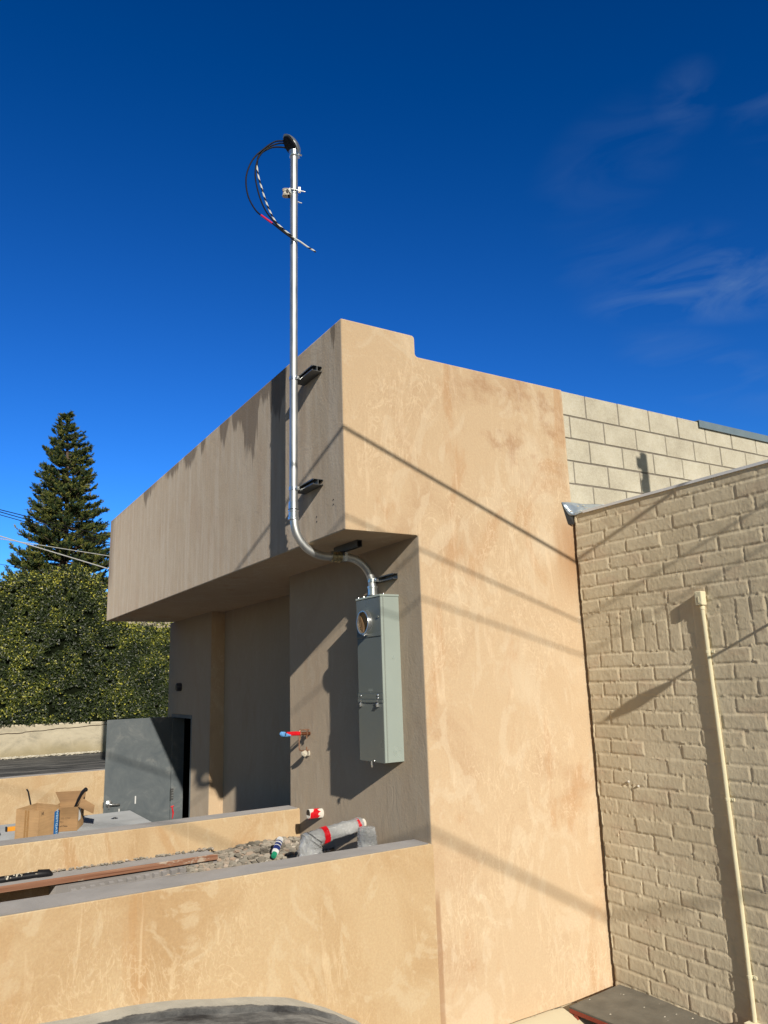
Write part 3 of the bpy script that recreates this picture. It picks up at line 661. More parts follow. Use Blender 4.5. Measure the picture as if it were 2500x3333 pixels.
paths = dict(
 a=[(-.150, .55, 3.285), (-.198, .568, 3.288), (-.251, .593, 3.276), (-.318, .624, 3.216), (-.398, .661, 3.118), (-.443, .682, 2.997), (-.453, .686, 2.888), (-.435, .678, 2.765), (-.391, .652, 2.656), (-.35, .619, 2.593), (-.278, .568, 2.517), (-.208, .516, 2.433), (-.138, .48, 2.37)],
 b=[(-.160, .56, 3.27), (-.204, .582, 3.274), (-.274, .615, 3.243), (-.341, .646, 3.171), (-.374, .661, 3.084), (-.384, .665, 2.974), (-.37, .659, 2.858), (-.34, .645, 2.735), (-.305, .615, 2.63), (-.26, .574, 2.538), (-.226, .546, 2.484), (-.173, .507, 2.414), (-.134, .49, 2.38)],
 c=[(-.150, .565, 3.235), (-.192, .582, 3.242), (-.259, .613, 3.235), (-.319, .641, 3.197), (-.359, .659, 3.148), (-.369, .664, 3.054), (-.359, .659, 2.962), (-.338, .65, 2.871), (-.312, .638, 2.765), (-.282, .614, 2.653), (-.251, .577, 2.551), (-.211, .545, 2.488), (-.17, .514, 2.435), (-.125, .491, 2.391), (-.08, .47, 2.357), (-.035, .449, 2.319), (.004, .432, 2.293), (.02, .424, 2.277)])
for kk in 'ab':
    cb = MB(); cb.tube(spline(paths[kk], 8), .0062, 12); ob = cb.build('service_cable', M['cable'], mast, smooth=True)
    if kk == 'a':
        ob['label'] = 'black cable with a band of pink-red tape'
        MB().tube(spline([(-.352, .62, 2.596), (-.315, .594, 2.556), (-.278, .568, 2.517)], 6), .0080, 12).build('tape_band', M['magenta_tape'], ob, smooth=True)
def helix(L, a):
    if L < .33: return 0
    if 1.10 < L < 1.235: return 1
    if L > 1.392: return 0
    if L > 1.235: return 1 if ((L/.05 + a*1.0) % 1.0) < .62 else 0
    return 1 if ((L/.082 + a*1.0) % 1.0) < .52 else 0
cb = MB(); cb.tube(spline(paths['c'], 16), .0066, 14, mfun=helix); cb.build('service_cable', [M['cable'], M['white_tape']], mast, smooth=True)['label'] = 'black cable wound with white tape, hanging across the mast'
# wire holder clamped on the mast
wh2 = MB(); RI = Vector((.909, -.418, 0)); FO = Vector((-.418, -.909, 0)); pp = Vector((-.112, .527, 2.812))
Mx = Matrix((RI, FO, Vector((0, 0, 1)))).transposed().to_4x4(); Mx.translation = pp
wh2.lathe(Mx @ Vector((-.066, 0, -.022)), (0, 0, 1), [(.018, 0), (.023, .004), (.023, .013), (.017, .018), (.017, .027), (.023, .032), (.023, .041), (.018, .045)], 20)
wi = wh2.build('wire_holder', M['pvc'], mast, smooth=True)
br_ = MB()
for zz in (.0245, -.0285): br_.prism([(-.032, -.024), (-.032, .024), (-.070, .024), (-.084, .019), (-.092, .008), (-.092, -.008), (-.084, -.019), (-.070, -.024)], 'z', zz, zz+.004)
br_.v = [tuple(Mx @ Vector(p)) for p in br_.v]
br_.box(-.046, -.032, -.024, .024, -.0285, .0285, 0, Mx); br_.cyl(Mx @ Vector((-.066, 0, .032)), Mx @ Vector((-.066, 0, -.034)), .005, 10); br_.box(-.062, -.040, .0235, .0255, -.011, .013, 1, Mx)  # black square paints the shade of the insulator's hole
br_.build('insulator_bracket', [M['pvc'], M['black']], wi)
uc = MB(); uc.lathe(Mx @ Vector((0, 0, -.016)), (0, 0, 1), [(.0312, 0), (.0325, .002), (.0325, .026), (.0312, .028)], 24)
uc.cyl(Mx @ Vector((-.02, .040, .012)), Mx @ Vector((.09, .034, -.006)), .0045, 10); uc.box(.034, .052, .022, .048, -.010, .026, 0, Mx); uc.cyl(Mx @ Vector((.02, -.02, -.058)), Mx @ Vector((.062, -.02, -.070)), .0045, 10); uc.box(-.034, -.028, -.02, .045, -.018, .018, 0, Mx)
uc.build('clamp_bolt', M['zinc'], wi, smooth=True)

# ------------------------------------------------------------------ strut channels with straps
def cprofile(w, d, t=.003, lip=.009):
    """open at +u; u: 0..d depth, v: -w/2..w/2"""
    h = w/2
    return [(0, -h), (d, -h), (d, -h+lip), (d-t*2, -h+lip), (d-t*2, -h+lip-.003), (d-t, -h+t), (t, -h+t), (t, h-t), (d-t, h-t), (d-t*2, h-lip+.003), (d-t*2, h-lip), (d, h-lip), (d, h), (0, h)]
def strut(loc, axis_u, axis_v, along, length, double, label, d=.0413):
    t = thing('strut_channel', loc, label, 'bracket', 'steel strut channels carrying the conduit')
    u, v, a = Vector(axis_u), Vector(axis_v), Vector(along); o = Vector(loc); s = MB()
    def ext(prof, org):
        n = len(prof); V = [org+u*p+v*q for p, q in prof]; V += [p+a*length for p in V]
        s.add(V, [tuple(range(n)), tuple(range(2*n-1, n-1, -1))] + [(i, (i+1) % n, n+(i+1) % n, n+i) for i in range(n)])
    pr = cprofile(.0413, d)
    if double: ext([(d-p, q) for p, q in pr], o); ext(pr, o+u*d)
    else: ext(pr, o)
    s.build('channel', M['galv_dark'], t); return t
def strap(parent, c, pipedir, outdir, earlen=.05, r=.0302):
    """band round the pipe with two ears along the strut"""
    c = Vector(c); p = Vector(pipedir).normalized(); o = Vector(outdir).normalized(); e = p.cross(o); s = MB(); w = .013
    n = 16; ring = []
    for i in range(n+1):
        a = R(-100 + 200*i/n); ring.append(o*math.cos(a)+e*math.sin(a))
    V = []; 
    for q in ring: V += [c+q*(r+.0008)-p*w, c+q*(r+.0008)+p*w, c+q*(r+.004)+p*w, c+q*(r+.004)-p*w]
    F = []
    for i in range(n): F += [(4*i+k, 4*i+(k+1) % 4, 4*i+4+(k+1) % 4, 4*i+4+k) for k in range(4)]
    F += [(0, 1, 2, 3), (4*n, 4*n+1, 4*n+2, 4*n+3)]
    s.add(V, F)
    for sgn in (1, -1):
        q0 = c + e*sgn*(r+.001)
        Mm = Matrix((e*sgn, o, p)).transposed().to_4x4(); Mm.translation = q0
        if sgn == 1: s.lathe(q0+e*.016-p*0+o*.002, o, [(.015, -.004), (.015, 0), (.007, .001), (.007, .006)], 14)
        s.box(-.002, .017, -.004, .001, -.011, .011, 0, Mm)
        s.box(.0, .004, -r-.004, .0, -.011, .011, 0, Mm)
    s.build('pipe_strap', M['zinc'], parent, smooth=True); return s
s1 = strut((0, .302, 1.252), (-1, 0, 0), (0, 0, 1), (0, 1, 0), .30, True, 'upper double steel strut on the overhang, strapping the mast near the parapet'); strap(s1, (-.112, .556, 1.251), (0, 0, 1), (-1, 0, 0))
s2 = strut((0, .31, .398), (-1, 0, 0), (0, 0, 1), (0, 1, 0), .30, True, 'lower double steel strut on the overhang, strapping the mast above its elbow'); strap(s2, (-.112, .570, .399), (0, 0, 1), (-1, 0, 0))
s3 = strut((.276, .30, 0), (0, 0, -1), (1, 0, 0), (0, 1, 0), .36, False, 'shade-darkened steel strut hung under the soffit over the horizontal conduit', .050); strap(s3, (.290, .558, -.085), (1, 0, 0), (0, 0, -1))
s4 = strut((.582, .288, -.249), (-1, 0, 0), (0, 0, 1), (0, 1, 0), .31, False, 'short single steel strut on the recessed wall just above the meter box'); strap(s4, (.506, .527, -.255), (0, 0, 1), (-1, 0, 0))

# ------------------------------------------------------------------ meter box
mbx = thing('meter_box', (.58, .46, -1.537), 'tall grey electric meter cabinet with an open round meter socket, on the recessed wall', 'electrical box')
x0, x1, y0, y1, z0, z1 = .4285, .5815, .2875, .632, -1.537, -.400
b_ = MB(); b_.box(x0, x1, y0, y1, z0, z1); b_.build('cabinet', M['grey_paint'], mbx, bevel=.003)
sm = MB(); sm.box(.4455, .4475, y0-.0012, y0+.001, z0+.002, z1-.003); sm.box(.452, .4525, y0-.001, y0, z0+.01, z1-.01); sm.build('side_seam', M['lid'], mbx)
tp = MB(); tp.box(x0-.008, x1, y0-.006, y1+.006, z1+.001, z1+.016); tp.build('top_cap', M['grey_paint'], mbx, bevel=.002)
hubp = MB(); hubp.prism([(.455, .30), (.575, .30), (.575, .41), (.45, .34)], 'z', -.3838, -.3815); hubp.build('hub_cover_plate', M['grey_paint'], mbx)
sk = MB()  # socket cover with round hole
hc = (.489, -.571); hr = .078; n = 40; zT, zB = -.404, -.650; xf = x0-.006
outer = []
for k in range(n):
    a = 2*math.pi*k/n; dy, dz = math.cos(a), math.sin(a)
    tt = min([q for q in (((y1-.002)-hc[0])/dy if dy > 1e-6 else 9, ((y0+.002)-hc[0])/dy if dy < -1e-6 else 9, (zT-hc[1])/dz if dz > 1e-6 else 9, (zB-hc[1])/dz if dz < -1e-6 else 9) if q > 0])
    outer.append((hc[0]+dy*tt, hc[1]+dz*tt))
for zz in [(y1-.002, zT), (y0+.002, zT), (y0+.002, zB), (y1-.002, zB)]:
    k = min(range(n), key=lambda i: (outer[i][0]-zz[0])**2+(outer[i][1]-zz[1])**2); outer[k] = zz
inner = [(hc[0]+hr*math.cos(2*math.pi*k/n), hc[1]+hr*math.sin(2*math.pi*k/n)) for k in range(n)]
V = [(xf, *p) for p in outer]+[(xf, *p) for p in inner]+[(x0-.0005, *p) for p in outer]+[(x0-.0005, *p) for p in inner]
F = []
for k in range(n):
    k2 = (k+1) % n; F += [(k, k2, n+k2, n+k), (2*n+k, 2*n+k2, k2, k), (n+k, n+k2, 3*n+k2, 3*n+k)]
sk.add(V, F); sk.build('socket_cover', M['grey_paint_shaded'], mbx)
rg = MB(); V = []; F = []
prof = [(.0775, 0), (.088, 0), (.088, -.030), (.0865, -.034), (.0775, -.034)]
for k in range(48):
    a = 2*math.pi*k/48
    for r_, dx in prof: V.append((xf+dx, hc[0]+r_*math.cos(a), hc[1]+r_*math.sin(a)))
for k in range(48):
    for q in range(5): F.append((k*5+q, k*5+(q+1) % 5, ((k+1) % 48)*5+(q+1) % 5, ((k+1) % 48)*5+q))
rg.add(V, F); rgo = rg.build('meter_ring', M['zinc'], mbx, smooth=True)
rs = MB(); rs.box(xf-.036, xf-.002, .462, .486, -.664, -.652); rs.cyl((xf-.03, .468, -.656), (xf-.03, .468, -.668), .005, 8); rs.build('ring_screw', M['zinc'], rgo)
kb = MB(); kb.lathe((xf, .315, -.543), (-1, 0, 0), [(.010, 0), (.009, .006), (.004, .009)], 14); kb.build('cover_button', M['grey_paint_shaded'], mbx, smooth=True)
cd = MB(); cd.lathe((xf-.012, hc[0], hc[1]), (1, 0, 0), [(.0772, 0), (.0772, .003)], 40); cd.box(xf-.018, xf-.013, .470, .560, -.60, -.575); cdo = cd.build('cardboard_insert', M['card'], mbx)
tfl = MB(); tfl.prism([(.54, -.51), (.50, -.64), (.47, -.645), (.49, -.58)], 'x', xf-.022, xf-.0185); tfl.prism([(.555, -.505), (.535, -.615), (.525, -.612), (.545, -.503)], 'x', xf-.020, xf-.0125); tfl.build('torn_flap', M['card_in'], cdo)
fc = MB(); fc.box(xf-.002, x0-.0003, y0-.001, y1+.001, -.678, -.651); fc.build('cover_ledge', M['grey_paint_shaded'], mbx, bevel=.0015)
mc = MB(); mc.box(x0-.004, x0-.0003, y0+.002, y1-.002, -1.072, -.680); mc.build('middle_cover', M['grey_paint_shaded'], mbx, bevel=.001)
bd = MB(); bd.box(x0-.008, x0-.0003, y0-.001, y1+.001, -1.113, -1.074); bd.box(x0-.012, x0-.0003, y0-.002, y1+.002, -1.137, -1.116); bd.build('cover_ledge', M['grey_paint_shaded'], mbx, bevel=.0012)
lc = MB(); lc.box(x0-.006, x0-.0003, y0+.001, y1-.001, z0-.002, -1.140); lc.build('lower_cover', M['grey_paint_shaded'], mbx, bevel=.0012)
for y in (.346, .582):
    la = MB(); la.box(x0-.022, x0-.006, y-.010, y+.010, -1.165, -1.140); la.cyl((x0-.014, y-.004, -1.142), (x0-.022, y-.010, -1.118), .004, 8); la.lathe((x0-.022, y, -1.152), (-1, 0, 0), [(.007, 0), (.005, .004)], 10); la.build('cover_latch', M['zinc'], mbx, bevel=.001)
for y, z in ((.348, -1.086), (.587, -1.090), (.346, -1.105)): MB().lathe((x0-.008, y, z), (-1, 0, 0), [(.007, 0), (.006, .004), (.002, .005)], 12).build('cover_screw', M['zinc'], mbx, smooth=True)
for x_, y in ((x0-.002, .52), (x0-.002, .60), (.46, y0+.01)): MB().lathe((x_, y, -.384), (0, 0, 1), [(.005, 0), (.004, .007)], 10).build('cover_screw', M['zinc'], mbx, smooth=True)
lk = MB(); lk.cyl((x0-.012, .455, -1.535), (x0-.012, .455, -1.560), .006, 10); lk.lathe((x0-.012, .452, -1.566), (1, 0, 0), [(.010, -.002), (.010, .002)], 14); lk.lathe((x0-.004, .425, -1.530), (-1, 0, 0), [(.007, 0), (.005, .006)], 10); lk.build('seal_latch', M['zinc'], mbx, smooth=True)
kn = MB()
def ringy(xc, zc, r, w=.0016): 
    V = []; F = []
    for k in range(32):
        a = 2*math.pi*k/32
        for rr, dy in ((r-w, -.0004), (r, -.0022), (r+w, -.0004)): V.append((xc+rr*math.cos(a), y0+dy, zc+rr*math.sin(a)))
    for k in range(32):
        for q in range(2): F.append((k*3+q, k*3+q+1, ((k+1) % 32)*3+q+1, ((k+1) % 32)*3+q))
    kn.add(V, F)
for r_ in (.036, .026, .017, .009): ringy(.529, -1.467, r_)
kn.build('knockout', M['grey_paint'], mbx, smooth=True); kn = MB()
ringy(.519, -.833, .0105); kn.lathe((.519, y0-.0004, -.833), (0, -1, 0), [(.008, 0), (.007, .002)], 18); kn.build('knockout', M['grey_paint'], mbx, smooth=True)
em = MB()
for z, hw in ((-1.045, .028), (-1.055, .030), (-1.066, .008)): em.box(x0-.0046, x0-.0039, .456-hw, .456+hw, z-.0014, z+.0014)
em.build('embossed_marking', M['grey_paint'], mbx)

# ------------------------------------------------------------------ pipe stubs on the recessed wall
cs = thing('copper_pipe_stub', (.582, 1.784, -1.41), 'copper pipe stub with red tape and light blue wrapping on the recessed wall', 'pipe')
MB().cyl((.5815, 1.784, -1.411), (.33, 1.784, -1.402), .0143, 16).build('copper_tube', M['copper'], cs, smooth=True)
MB().tube([(.490, 1.784, -1.4065), (.45, 1.784, -1.404), (.34, 1.784, -1.401)], [.0165, .018, .0155], 14).build('red_tape', M['red_tape'], cs, smooth=True)
bl = MB(); bl.tube(spline([(.40, 1.783, -1.409), (.365, 1.783, -1.408), (.335, 1.784, -1.403), (.315, 1.784, -1.401), (.302, 1.784, -1.402)], 3), [.0135, .0145, .016, .0175, .019, .021, .021, .019, .021, .020, .016, .010, .004], 12); bl.build('blue_wrap', M['blue_tape'], cs)
MB().tube([(.352, 1.76, -1.384), (.345, 1.764, -1.41), (.338, 1.78, -1.424), (.33, 1.80, -1.42)], .004, 8).build('black_tie', M['black'], cs)
for x, zz in ((.552, -1.412), (.490, -1.412)):
    cl = MB(); cl.lathe((x-.006, 1.784, zz+.003), (1, 0, 0), [(.0155, 0), (.0185, .001), (.0185, .011), (.0155, .012)], 16); cl.box(x-.005, x+.005, 1.781, 1.787, zz+.018, zz+.040); cl.box(x-.005, x+.005, 1.781, 1.787, zz-.040, zz-.015)
    cl.build('pipe_clip', M['bronze'], cs)
dr = MB(); dr.tube(spline([(.575, 1.784, -1.380), (.54, 1.784, -1.378), (.50, 1.784, -1.380), (.484, 1.784, -1.388), (.481, 1.784, -1.42), (.480, 1.784, -1.50), (.481, 1.784, -1.53), (.492, 1.785, -1.546), (.515, 1.79, -1.549), (.582, 1.80, -1.55)], 5), .0055, 10); dr.build('thin_tube', M['bronze'], cs, smooth=True)
lum = MB()
bmx = bmesh.new(); bmesh.ops.create_icosphere(bmx, subdivisions=3, radius=.026)
for v in bmx.verts: v.co *= 1+.22*mnoise.noise(v.co*60)
lum.add([v.co*1.0+Vector((.535, 1.80, -1.572)) for v in bmx.verts], [tuple(v.index for v in f.verts) for f in bmx.faces]); bmx.free(); lum.cyl((.57, 1.806, -1.575), (.5815, 1.806, -1.575), .024, 14); lum.build('plaster_lump', M['chip'], cs)
MB().box(.553, .563, 1.80, 1.806, -1.575, -1.52).build('pipe_clip', M['bronze'], cs)

ps = thing('plastic_pipe_stub', (.582, 1.573, -2.03), 'short white plastic pipe stub with a torn red tape band, low on the recessed wall', 'pipe')
MB().tube([(.5815, 1.573, -2.030), (.458, 1.573, -2.022)], .0365, 24).build('pipe_end', M['pvc'], ps, smooth=True)
MB().lathe((.4578, 1.573, -2.022), (-1, 0, 0), [(.033, 0), (.033, .0006)], 24).build('mouth_shade_disc', M['black'], ps)  # black disc in place of the shaded inside of the pipe
rtp = MB(); V = []; F = []
for i in range(25):
    a = R(-130 + 215*i/24); xr = .528 + .026*(vnoise(i*.7, 1.3, 2)) + .008*math.sin(i); xl = .457 + .008*vnoise(i*.6, 7.3, 3)
    for x in (xl, xr): V.append((x, 1.573 - .0376*math.cos(a+.4), -2.026 + .0376*math.sin(a+.4)))
F = [(2*i, 2*i+1, 2*i+3, 2*i+2) for i in range(24)]; rtp.add(V, F); rtp.build('red_tape', M['red_tape'], ps, smooth=True, fixn=False)

def crinkle(path, rad, seed, amp=.14, seg=28, n=6, taper=None):
    P = spline(path, n); V = []; F = []; N = len(P)
    for i, p in enumerate(P):
        t = (P[min(i+1, N-1)]-P[max(i-1, 0)]).normalized(); ref = Vector((0, 0, 1)) if abs(t.z) < .8 else Vector((0, 1, 0)); a1 = (ref-t*ref.dot(t)).normalized(); b1 = t.cross(a1)
        rr = rad(i/(N-1)) if callable(rad) else rad
        for k in range(seg):
            a = 2*math.pi*k/seg; nn = mnoise.noise(Vector((math.cos(a)*2.2, math.sin(a)*2.2, i*.55+seed)))+.6*mnoise.noise(Vector((math.cos(a)*6, math.sin(a)*6, i*1.3+seed)))
            V.append(p+(a1*math.cos(a)+b1*math.sin(a))*rr*(1+amp*nn))
    F = [(i*seg+k, i*seg+(k+1) % seg, (i+1)*seg+(k+1) % seg, (i+1)*seg+k) for i in range(N-1) for k in range(seg)]
    F += [tuple(range(seg-1, -1, -1)), tuple((N-1)*seg+k for k in range(seg))]
    return V, F
wp = thing('wrapped_pipe', (.30, .871, -2.2), 'long pipe wrapped in clear plastic with red tape bands, leaning out over the trench rubble', 'pipe')
MB().tube(spline([(.5815, .875, -2.015), (.44, .872, -2.028), (.25, .872, -2.052), (.13, .872, -2.075), (.10, .872, -2.13), (.10, .872, -2.30)], 5), .033, 18).build('pvc_pipe', M['pvc'], wp, smooth=True)
cv = MB(); cv.add(*crinkle([(.555, .874, -2.018), (.44, .872, -2.030), (.34, .872, -2.042), (.25, .872, -2.056), (.17, .872, -2.068), (.09, .872, -2.085)], lambda t: .047+.010*t, 2.)); cv.build('plastic_sleeve', M['wrap'], wp, smooth=True)
bg_ = MB(); bg_.add(*crinkle([(.165, .86, -2.055), (.135, .865, -2.10), (.13, .868, -2.16), (.14, .87, -2.23), (.145, .87, -2.33)], lambda t: .068+.040*t, 9., .20)); bg_.build('plastic_bag', M['wrap'], wp, smooth=True)
for xa, xb_, r_ in ((.230, .272, .0575), (.512, .535, .0485)):
    tb = MB(); tb.add(*crinkle([(xa, .872, -2.060+.12*(xa-.22)), ((xa+xb_)/2, .872, -2.057+.12*(xa-.22)), (xb_, .872, -2.053+.12*(xa-.22))], r_, 5., .05)); tb.build('red_tape', M['red_tape'], wp, smooth=True)
wr = thing('wrapped_riser', (.45, .60, -2.9), 'upright pipe end bagged in clear plastic beside the low front wall cap', 'pipe')
MB().cyl((.447, .60, -2.9), (.447, .60, -2.03), .045, 20).build('riser_pipe', M['pvc'], wr, smooth=True)
cv = MB(); cv.add(*crinkle([(.447, .60, -2.20), (.447, .60, -2.14), (.447, .60, -2.09), (.445, .60, -2.04), (.444, .60, -2.0), (.444, .60, -1.985)], lambda t: .078-.022*t if t < .95 else .035, 21., .10)); cv.build('plastic_bag', M['wrap'], wr, smooth=True)
cv = MB(); cv.add(*crinkle([(.447, .60, -2.085), (.447, .60, -2.065), (.447, .60, -2.045)], .068, 3., .03)); cv.build('clear_tape_band', M['wrap'], wr, smooth=True)

# ------------------------------------------------------------------ trench: dirt, rubble, board, strip
def mound_z(x, y):
    e = float(np.interp(x, [-3, -1.62, -1.42, -1.30, -.3, .18, .27, .34, .6], [-2.86, -2.86, -2.50, -2.345, -2.325, -2.275, -2.36, -2.80, -2.88]))
    if y > 1.0 and x > .18: e = e + (-2.275 - .02*(x-.18) - e)*min(1, (y-1.0)/.35)
    f = float(np.interp(y, [.2, .7, 1.2, 1.7, 2.0], [-.10, -.05, -.01, .0, .015])); return e + f + .016*mnoise.noise(Vector((x*7, y*7, 1)))
dmx = MB(); xs2 = np.linspace(-3.2, .58, 110); ys2 = np.linspace(.19, 1.999, 46)
V = [(x, y, mound_z(x, y)) for y in ys2 for x in xs2]; n = len(xs2)
dmx.add(V, [(j*n+i, j*n+i+1, (j+1)*n+i+1, (j+1)*n+i) for j in range(len(ys2)-1) for i in range(n-1)]); tag(dmx.build('trench_dirt', M['dirt'], smooth=True), kind='structure')
rb = MB(); tmpl = []
for q in range(6):
    bmx = bmesh.new(); bmesh.ops.create_icosphere(bmx, subdivisions=2, radius=1)
    for v in bmx.verts:
        v.co *= 1+.45*mnoise.noise(v.co*1.6+Vector((q*5, 0, 0))); v.co = Vector((round(v.co.x*3)/3*.55+v.co.x*.45, v.co.y, v.co.z*.65))
    tmpl.append(([v.co.copy() for v in bmx.verts], [tuple(v.index for v in f.verts) for f in bmx.faces])); bmx.free()
def stone_at(p, r):
    V, F = random.choice(tmpl); Mr = Matrix.Rotation(random.random()*6.3, 4, 'Z') @ Matrix.Rotation(random.uniform(-.6, .6), 4, 'X')
    sx = Vector((random.uniform(.8, 1.4), random.uniform(.7, 1.1), random.uniform(.6, 1))); rb.add([Mr @ Vector((v.x*sx.x*r, v.y*sx.y*r, v.z*sx.z*r)) + Vector(p) for v in V], F)
for i in range(1100):
    x = random.uniform(-.72, .24); y = random.uniform(.85, 1.97); r_ = random.choice((.005, .007, .009, .012, .016, .022)); stone_at((x, y, mound_z(x, y)+r_*.35), r_)
for i in range(90):
    x = random.uniform(-.1, .24); y = random.uniform(1.2, 1.95); r_ = random.uniform(.012, .034); stone_at((x, y, mound_z(x, y)+r_*.5), r_)
for i in range(150):
    x = random.uniform(-1.42, -.2); stone_at((x, random.uniform(1.945, 1.992), -2.260+random.uniform(0, .010)), random.uniform(.004, .014))
for i in range(170):
    x = random.uniform(.2, .56); y = random.uniform(1.25, 1.98); r_ = random.uniform(.008, .032); stone_at((x, y, mound_z(x, y)+r_*.3), r_)
tag(rb.build('rubble', M['stone'], fixn=False), 'loose broken mortar and stone rubble filling the trench', 'rubble', kind='stuff')
lg = MB(); lg.box(-1.40, -.24, 1.745, 1.999, -2.5, -2.266); lg.box(-4, -1.40, 1.745, 1.999, -2.292, -2.266); tag(lg.build('concrete_ledge', M['cap'], bevel=.005), kind='structure')
fb = MB(); fb.box(-4, -.25, 1.700, 1.743, -2.288, -2.254); tag(fb.build('form_board', M['board'], loc=(-1.2, 1.72, -2.29), bevel=.002), 'reddish brown timber board spattered with mortar, edging the concrete ledge in the trench', 'board')
stp = MB(); n = 13
for i in range(n):
    x = -1.32 + .062*i
    stp.box(x, x+.030, 1.56+.002*i, 1.62+.002*i, -2.335, -2.312+.002*i)
stp.box(-1.33, -.51, 1.545, 1.5595, -2.34, -2.312); stp.box(-1.33, -.51, 1.648, 1.662, -2.34, -2.300)
stp.box(-1.329, -.515, 1.5600, 1.6475, -2.3395, -2.3360, 1)  # black strip under the bars, painted shade for the holes
tag(stp.build('drain_grating', [M['cap'], M['black']], loc=(-1.0, 1.6, -2.34), bevel=.003), 'narrow grey grating strip with a row of dark square holes beside the reddish board', 'grating')
bp = MB(); pth = [(-4 + .04*i, 1.90, -2.246) for i in range(65)] + [(-1.42, 1.90, -2.245)]; bp.tube(pth, [.021 + .0025*(i % 2) for i in range(len(pth))], 14); bp.tube([(-1.50, 1.90, -2.243), (-1.43, 1.895, -2.247), (-1.405, 1.89, -2.262)], [.029, .028, .014], 14)
bpo = tag(bp.build('black_drain_pipe', M['black'], loc=(-2, 1.9, -2.27), smooth=True), 'black plastic drain pipe splashed with plaster along the foot of the middle low wall', 'pipe')
spl = MB()
for i in range(26):
    x = random.uniform(-1.72, -1.45); a = random.uniform(.2, 2.3); spl.lathe((x, 1.90-.0225*math.cos(a), -2.246+.0225*math.sin(a)), (random.uniform(-.1, .1), -math.cos(a), math.sin(a)), [(random.uniform(.002, .008), 0), (.002, .0025)], 7)
spl.build('plaster_splash', M['chip'], bpo)['kind'] = 'stuff'
# spray can in the rubble
can = thing('spray_can', (.115, 1.42, -2.27), 'white and navy spray can with a green cap lying in the rubble', 'can')
ca, cb_ = Vector((.086, 1.385, -2.238)), Vector((.165, 1.46, -2.155)); ax_ = (cb_-ca).normalized()
MB().lathe(ca, ax_, [(.024, 0), (.026, .004), (.026, .13), (.022, .137)], 20).build('can_body', M['white'], can, smooth=True)
lb = MB()
for t0, t1 in ((.024, .056), (.064, .082), (.094, .104)): lb.lathe(ca+ax_*t0, ax_, [(.0263, 0), (.0263, t1-t0)], 20)
lb.build('navy_band', M['navy'], can, smooth=True)
MB().lathe(ca-ax_*.034, ax_, [(.016, 0), (.020, .004), (.020, .036)], 16).build('green_cap', M['green'], can, smooth=True)

# ------------------------------------------------------------------ cardboard boxes and tools on the slab
def text_mesh(body, size, mat, parent, Mw, name='lettering', extr=.0004, bold=0):
    cu = bpy.data.curves.new(name, 'FONT'); cu.body = body; cu.size = size; cu.extrude = extr; cu.align_x = 'CENTER'; cu.align_y = 'CENTER'; cu.offset = bold
    o = bpy.data.objects.new(name, cu); COL.objects.link(o); dg = bpy.context.evaluated_depsgraph_get(); dg.update()
    me = bpy.data.meshes.new_from_object(o.evaluated_get(dg)); bpy.data.objects.remove(o); bpy.data.curves.remove(cu)
    me.transform(Matrix.Translation(-Vector(parent['_w'])) @ Mw); me.materials.clear(); me.materials.append(mat)
    q = bpy.data.objects.new(name, me); COL.objects.link(q); q.parent = parent; q['_w'] = parent['_w']; return q
def wall_quad(mb, a, b, zb, zt, th=.004, mi=0, zt2=None):
    a = Vector((a[0], a[1], 0)); b = Vector((b[0], b[1], 0)); d = (b-a).normalized(); nrm = Vector((-d.y, d.x, 0))*th; zt2 = zt if zt2 is None else zt2
    V = [a+Vector((0, 0, zb)), b+Vector((0, 0, zb)), b+Vector((0, 0, zt2)), a+Vector((0, 0, zt))]; V += [p+nrm for p in V]
    mb.add(V, [(0, 1, 2, 3), (7, 6, 5, 4), (0, 4, 5, 1), (1, 5, 6, 2), (2, 6, 7, 3), (3, 7, 4, 0)], mi)
def face_matrix(a, b, z, t, out=.0012, vertical=False):
    """text frame on the wall from a to b (outside at right-hand side when walking a->b... faces -normal)"""
    a = Vector((a[0], a[1], 0)); b = Vector((b[0], b[1], 0)); d = (b-a).normalized(); nrm = Vector((d.y, -d.x, 0)); o = a.lerp(b, t) + Vector((0, 0, z)) + nrm*out
    ux, uy = (d, Vector((0, 0, 1))) if not vertical else (Vector((0, 0, -1)), d)
    m = Matrix((ux, uy, nrm)).transposed().to_4x4(); m.translation = o; return m
zb = -2.119
cb1 = thing('cardboard_box', (-1.42, 2.65, zb), 'empty open cardboard box with a blue label strip, standing nearest the wall cap', 'box', 'cardboard boxes on the slab')
bM, bLf, bRt, bBk = (-1.446, 2.400), (-1.58, 2.66), (-1.266, 2.637), (-1.40, 2.897); zt = -1.891
c = MB(); wall_quad(c, bLf, bM, zb, zt); wall_quad(c, bM, bRt, zb, zt+.001); wall_quad(c, bRt, bBk, zb, zt, mi=1); wall_quad(c, bBk, bLf, zb, zt, mi=1); c.add([(*bM, zb+.002), (*bRt, zb+.002), (*bBk, zb+.002), (*bLf, zb+.002)], [(0, 1, 2, 3)], 1)
cbo = c.build('carton', [M['card'], M['card']], cb1)
def on_face(mb, a, b, t0, t1, z0, z1, out=.0008, mi=0):
    A2 = Vector((a[0], a[1], 0)); B2 = Vector((b[0], b[1], 0)); d = (B2-A2); nrm = Vector((d.y, -d.x, 0)).normalized()*out
    mb.add([A2+d*t0+nrm+Vector((0, 0, z0)), A2+d*t1+nrm+Vector((0, 0, z0)), A2+d*t1+nrm+Vector((0, 0, z1)), A2+d*t0+nrm+Vector((0, 0, z1))], [(0, 1, 2, 3)], mi)
tp_ = MB(); on_face(tp_, bLf, bM, .39, .47, zb, zt-.002); on_face(tp_, bLf, bM, .50, .585, zb, zt-.002)
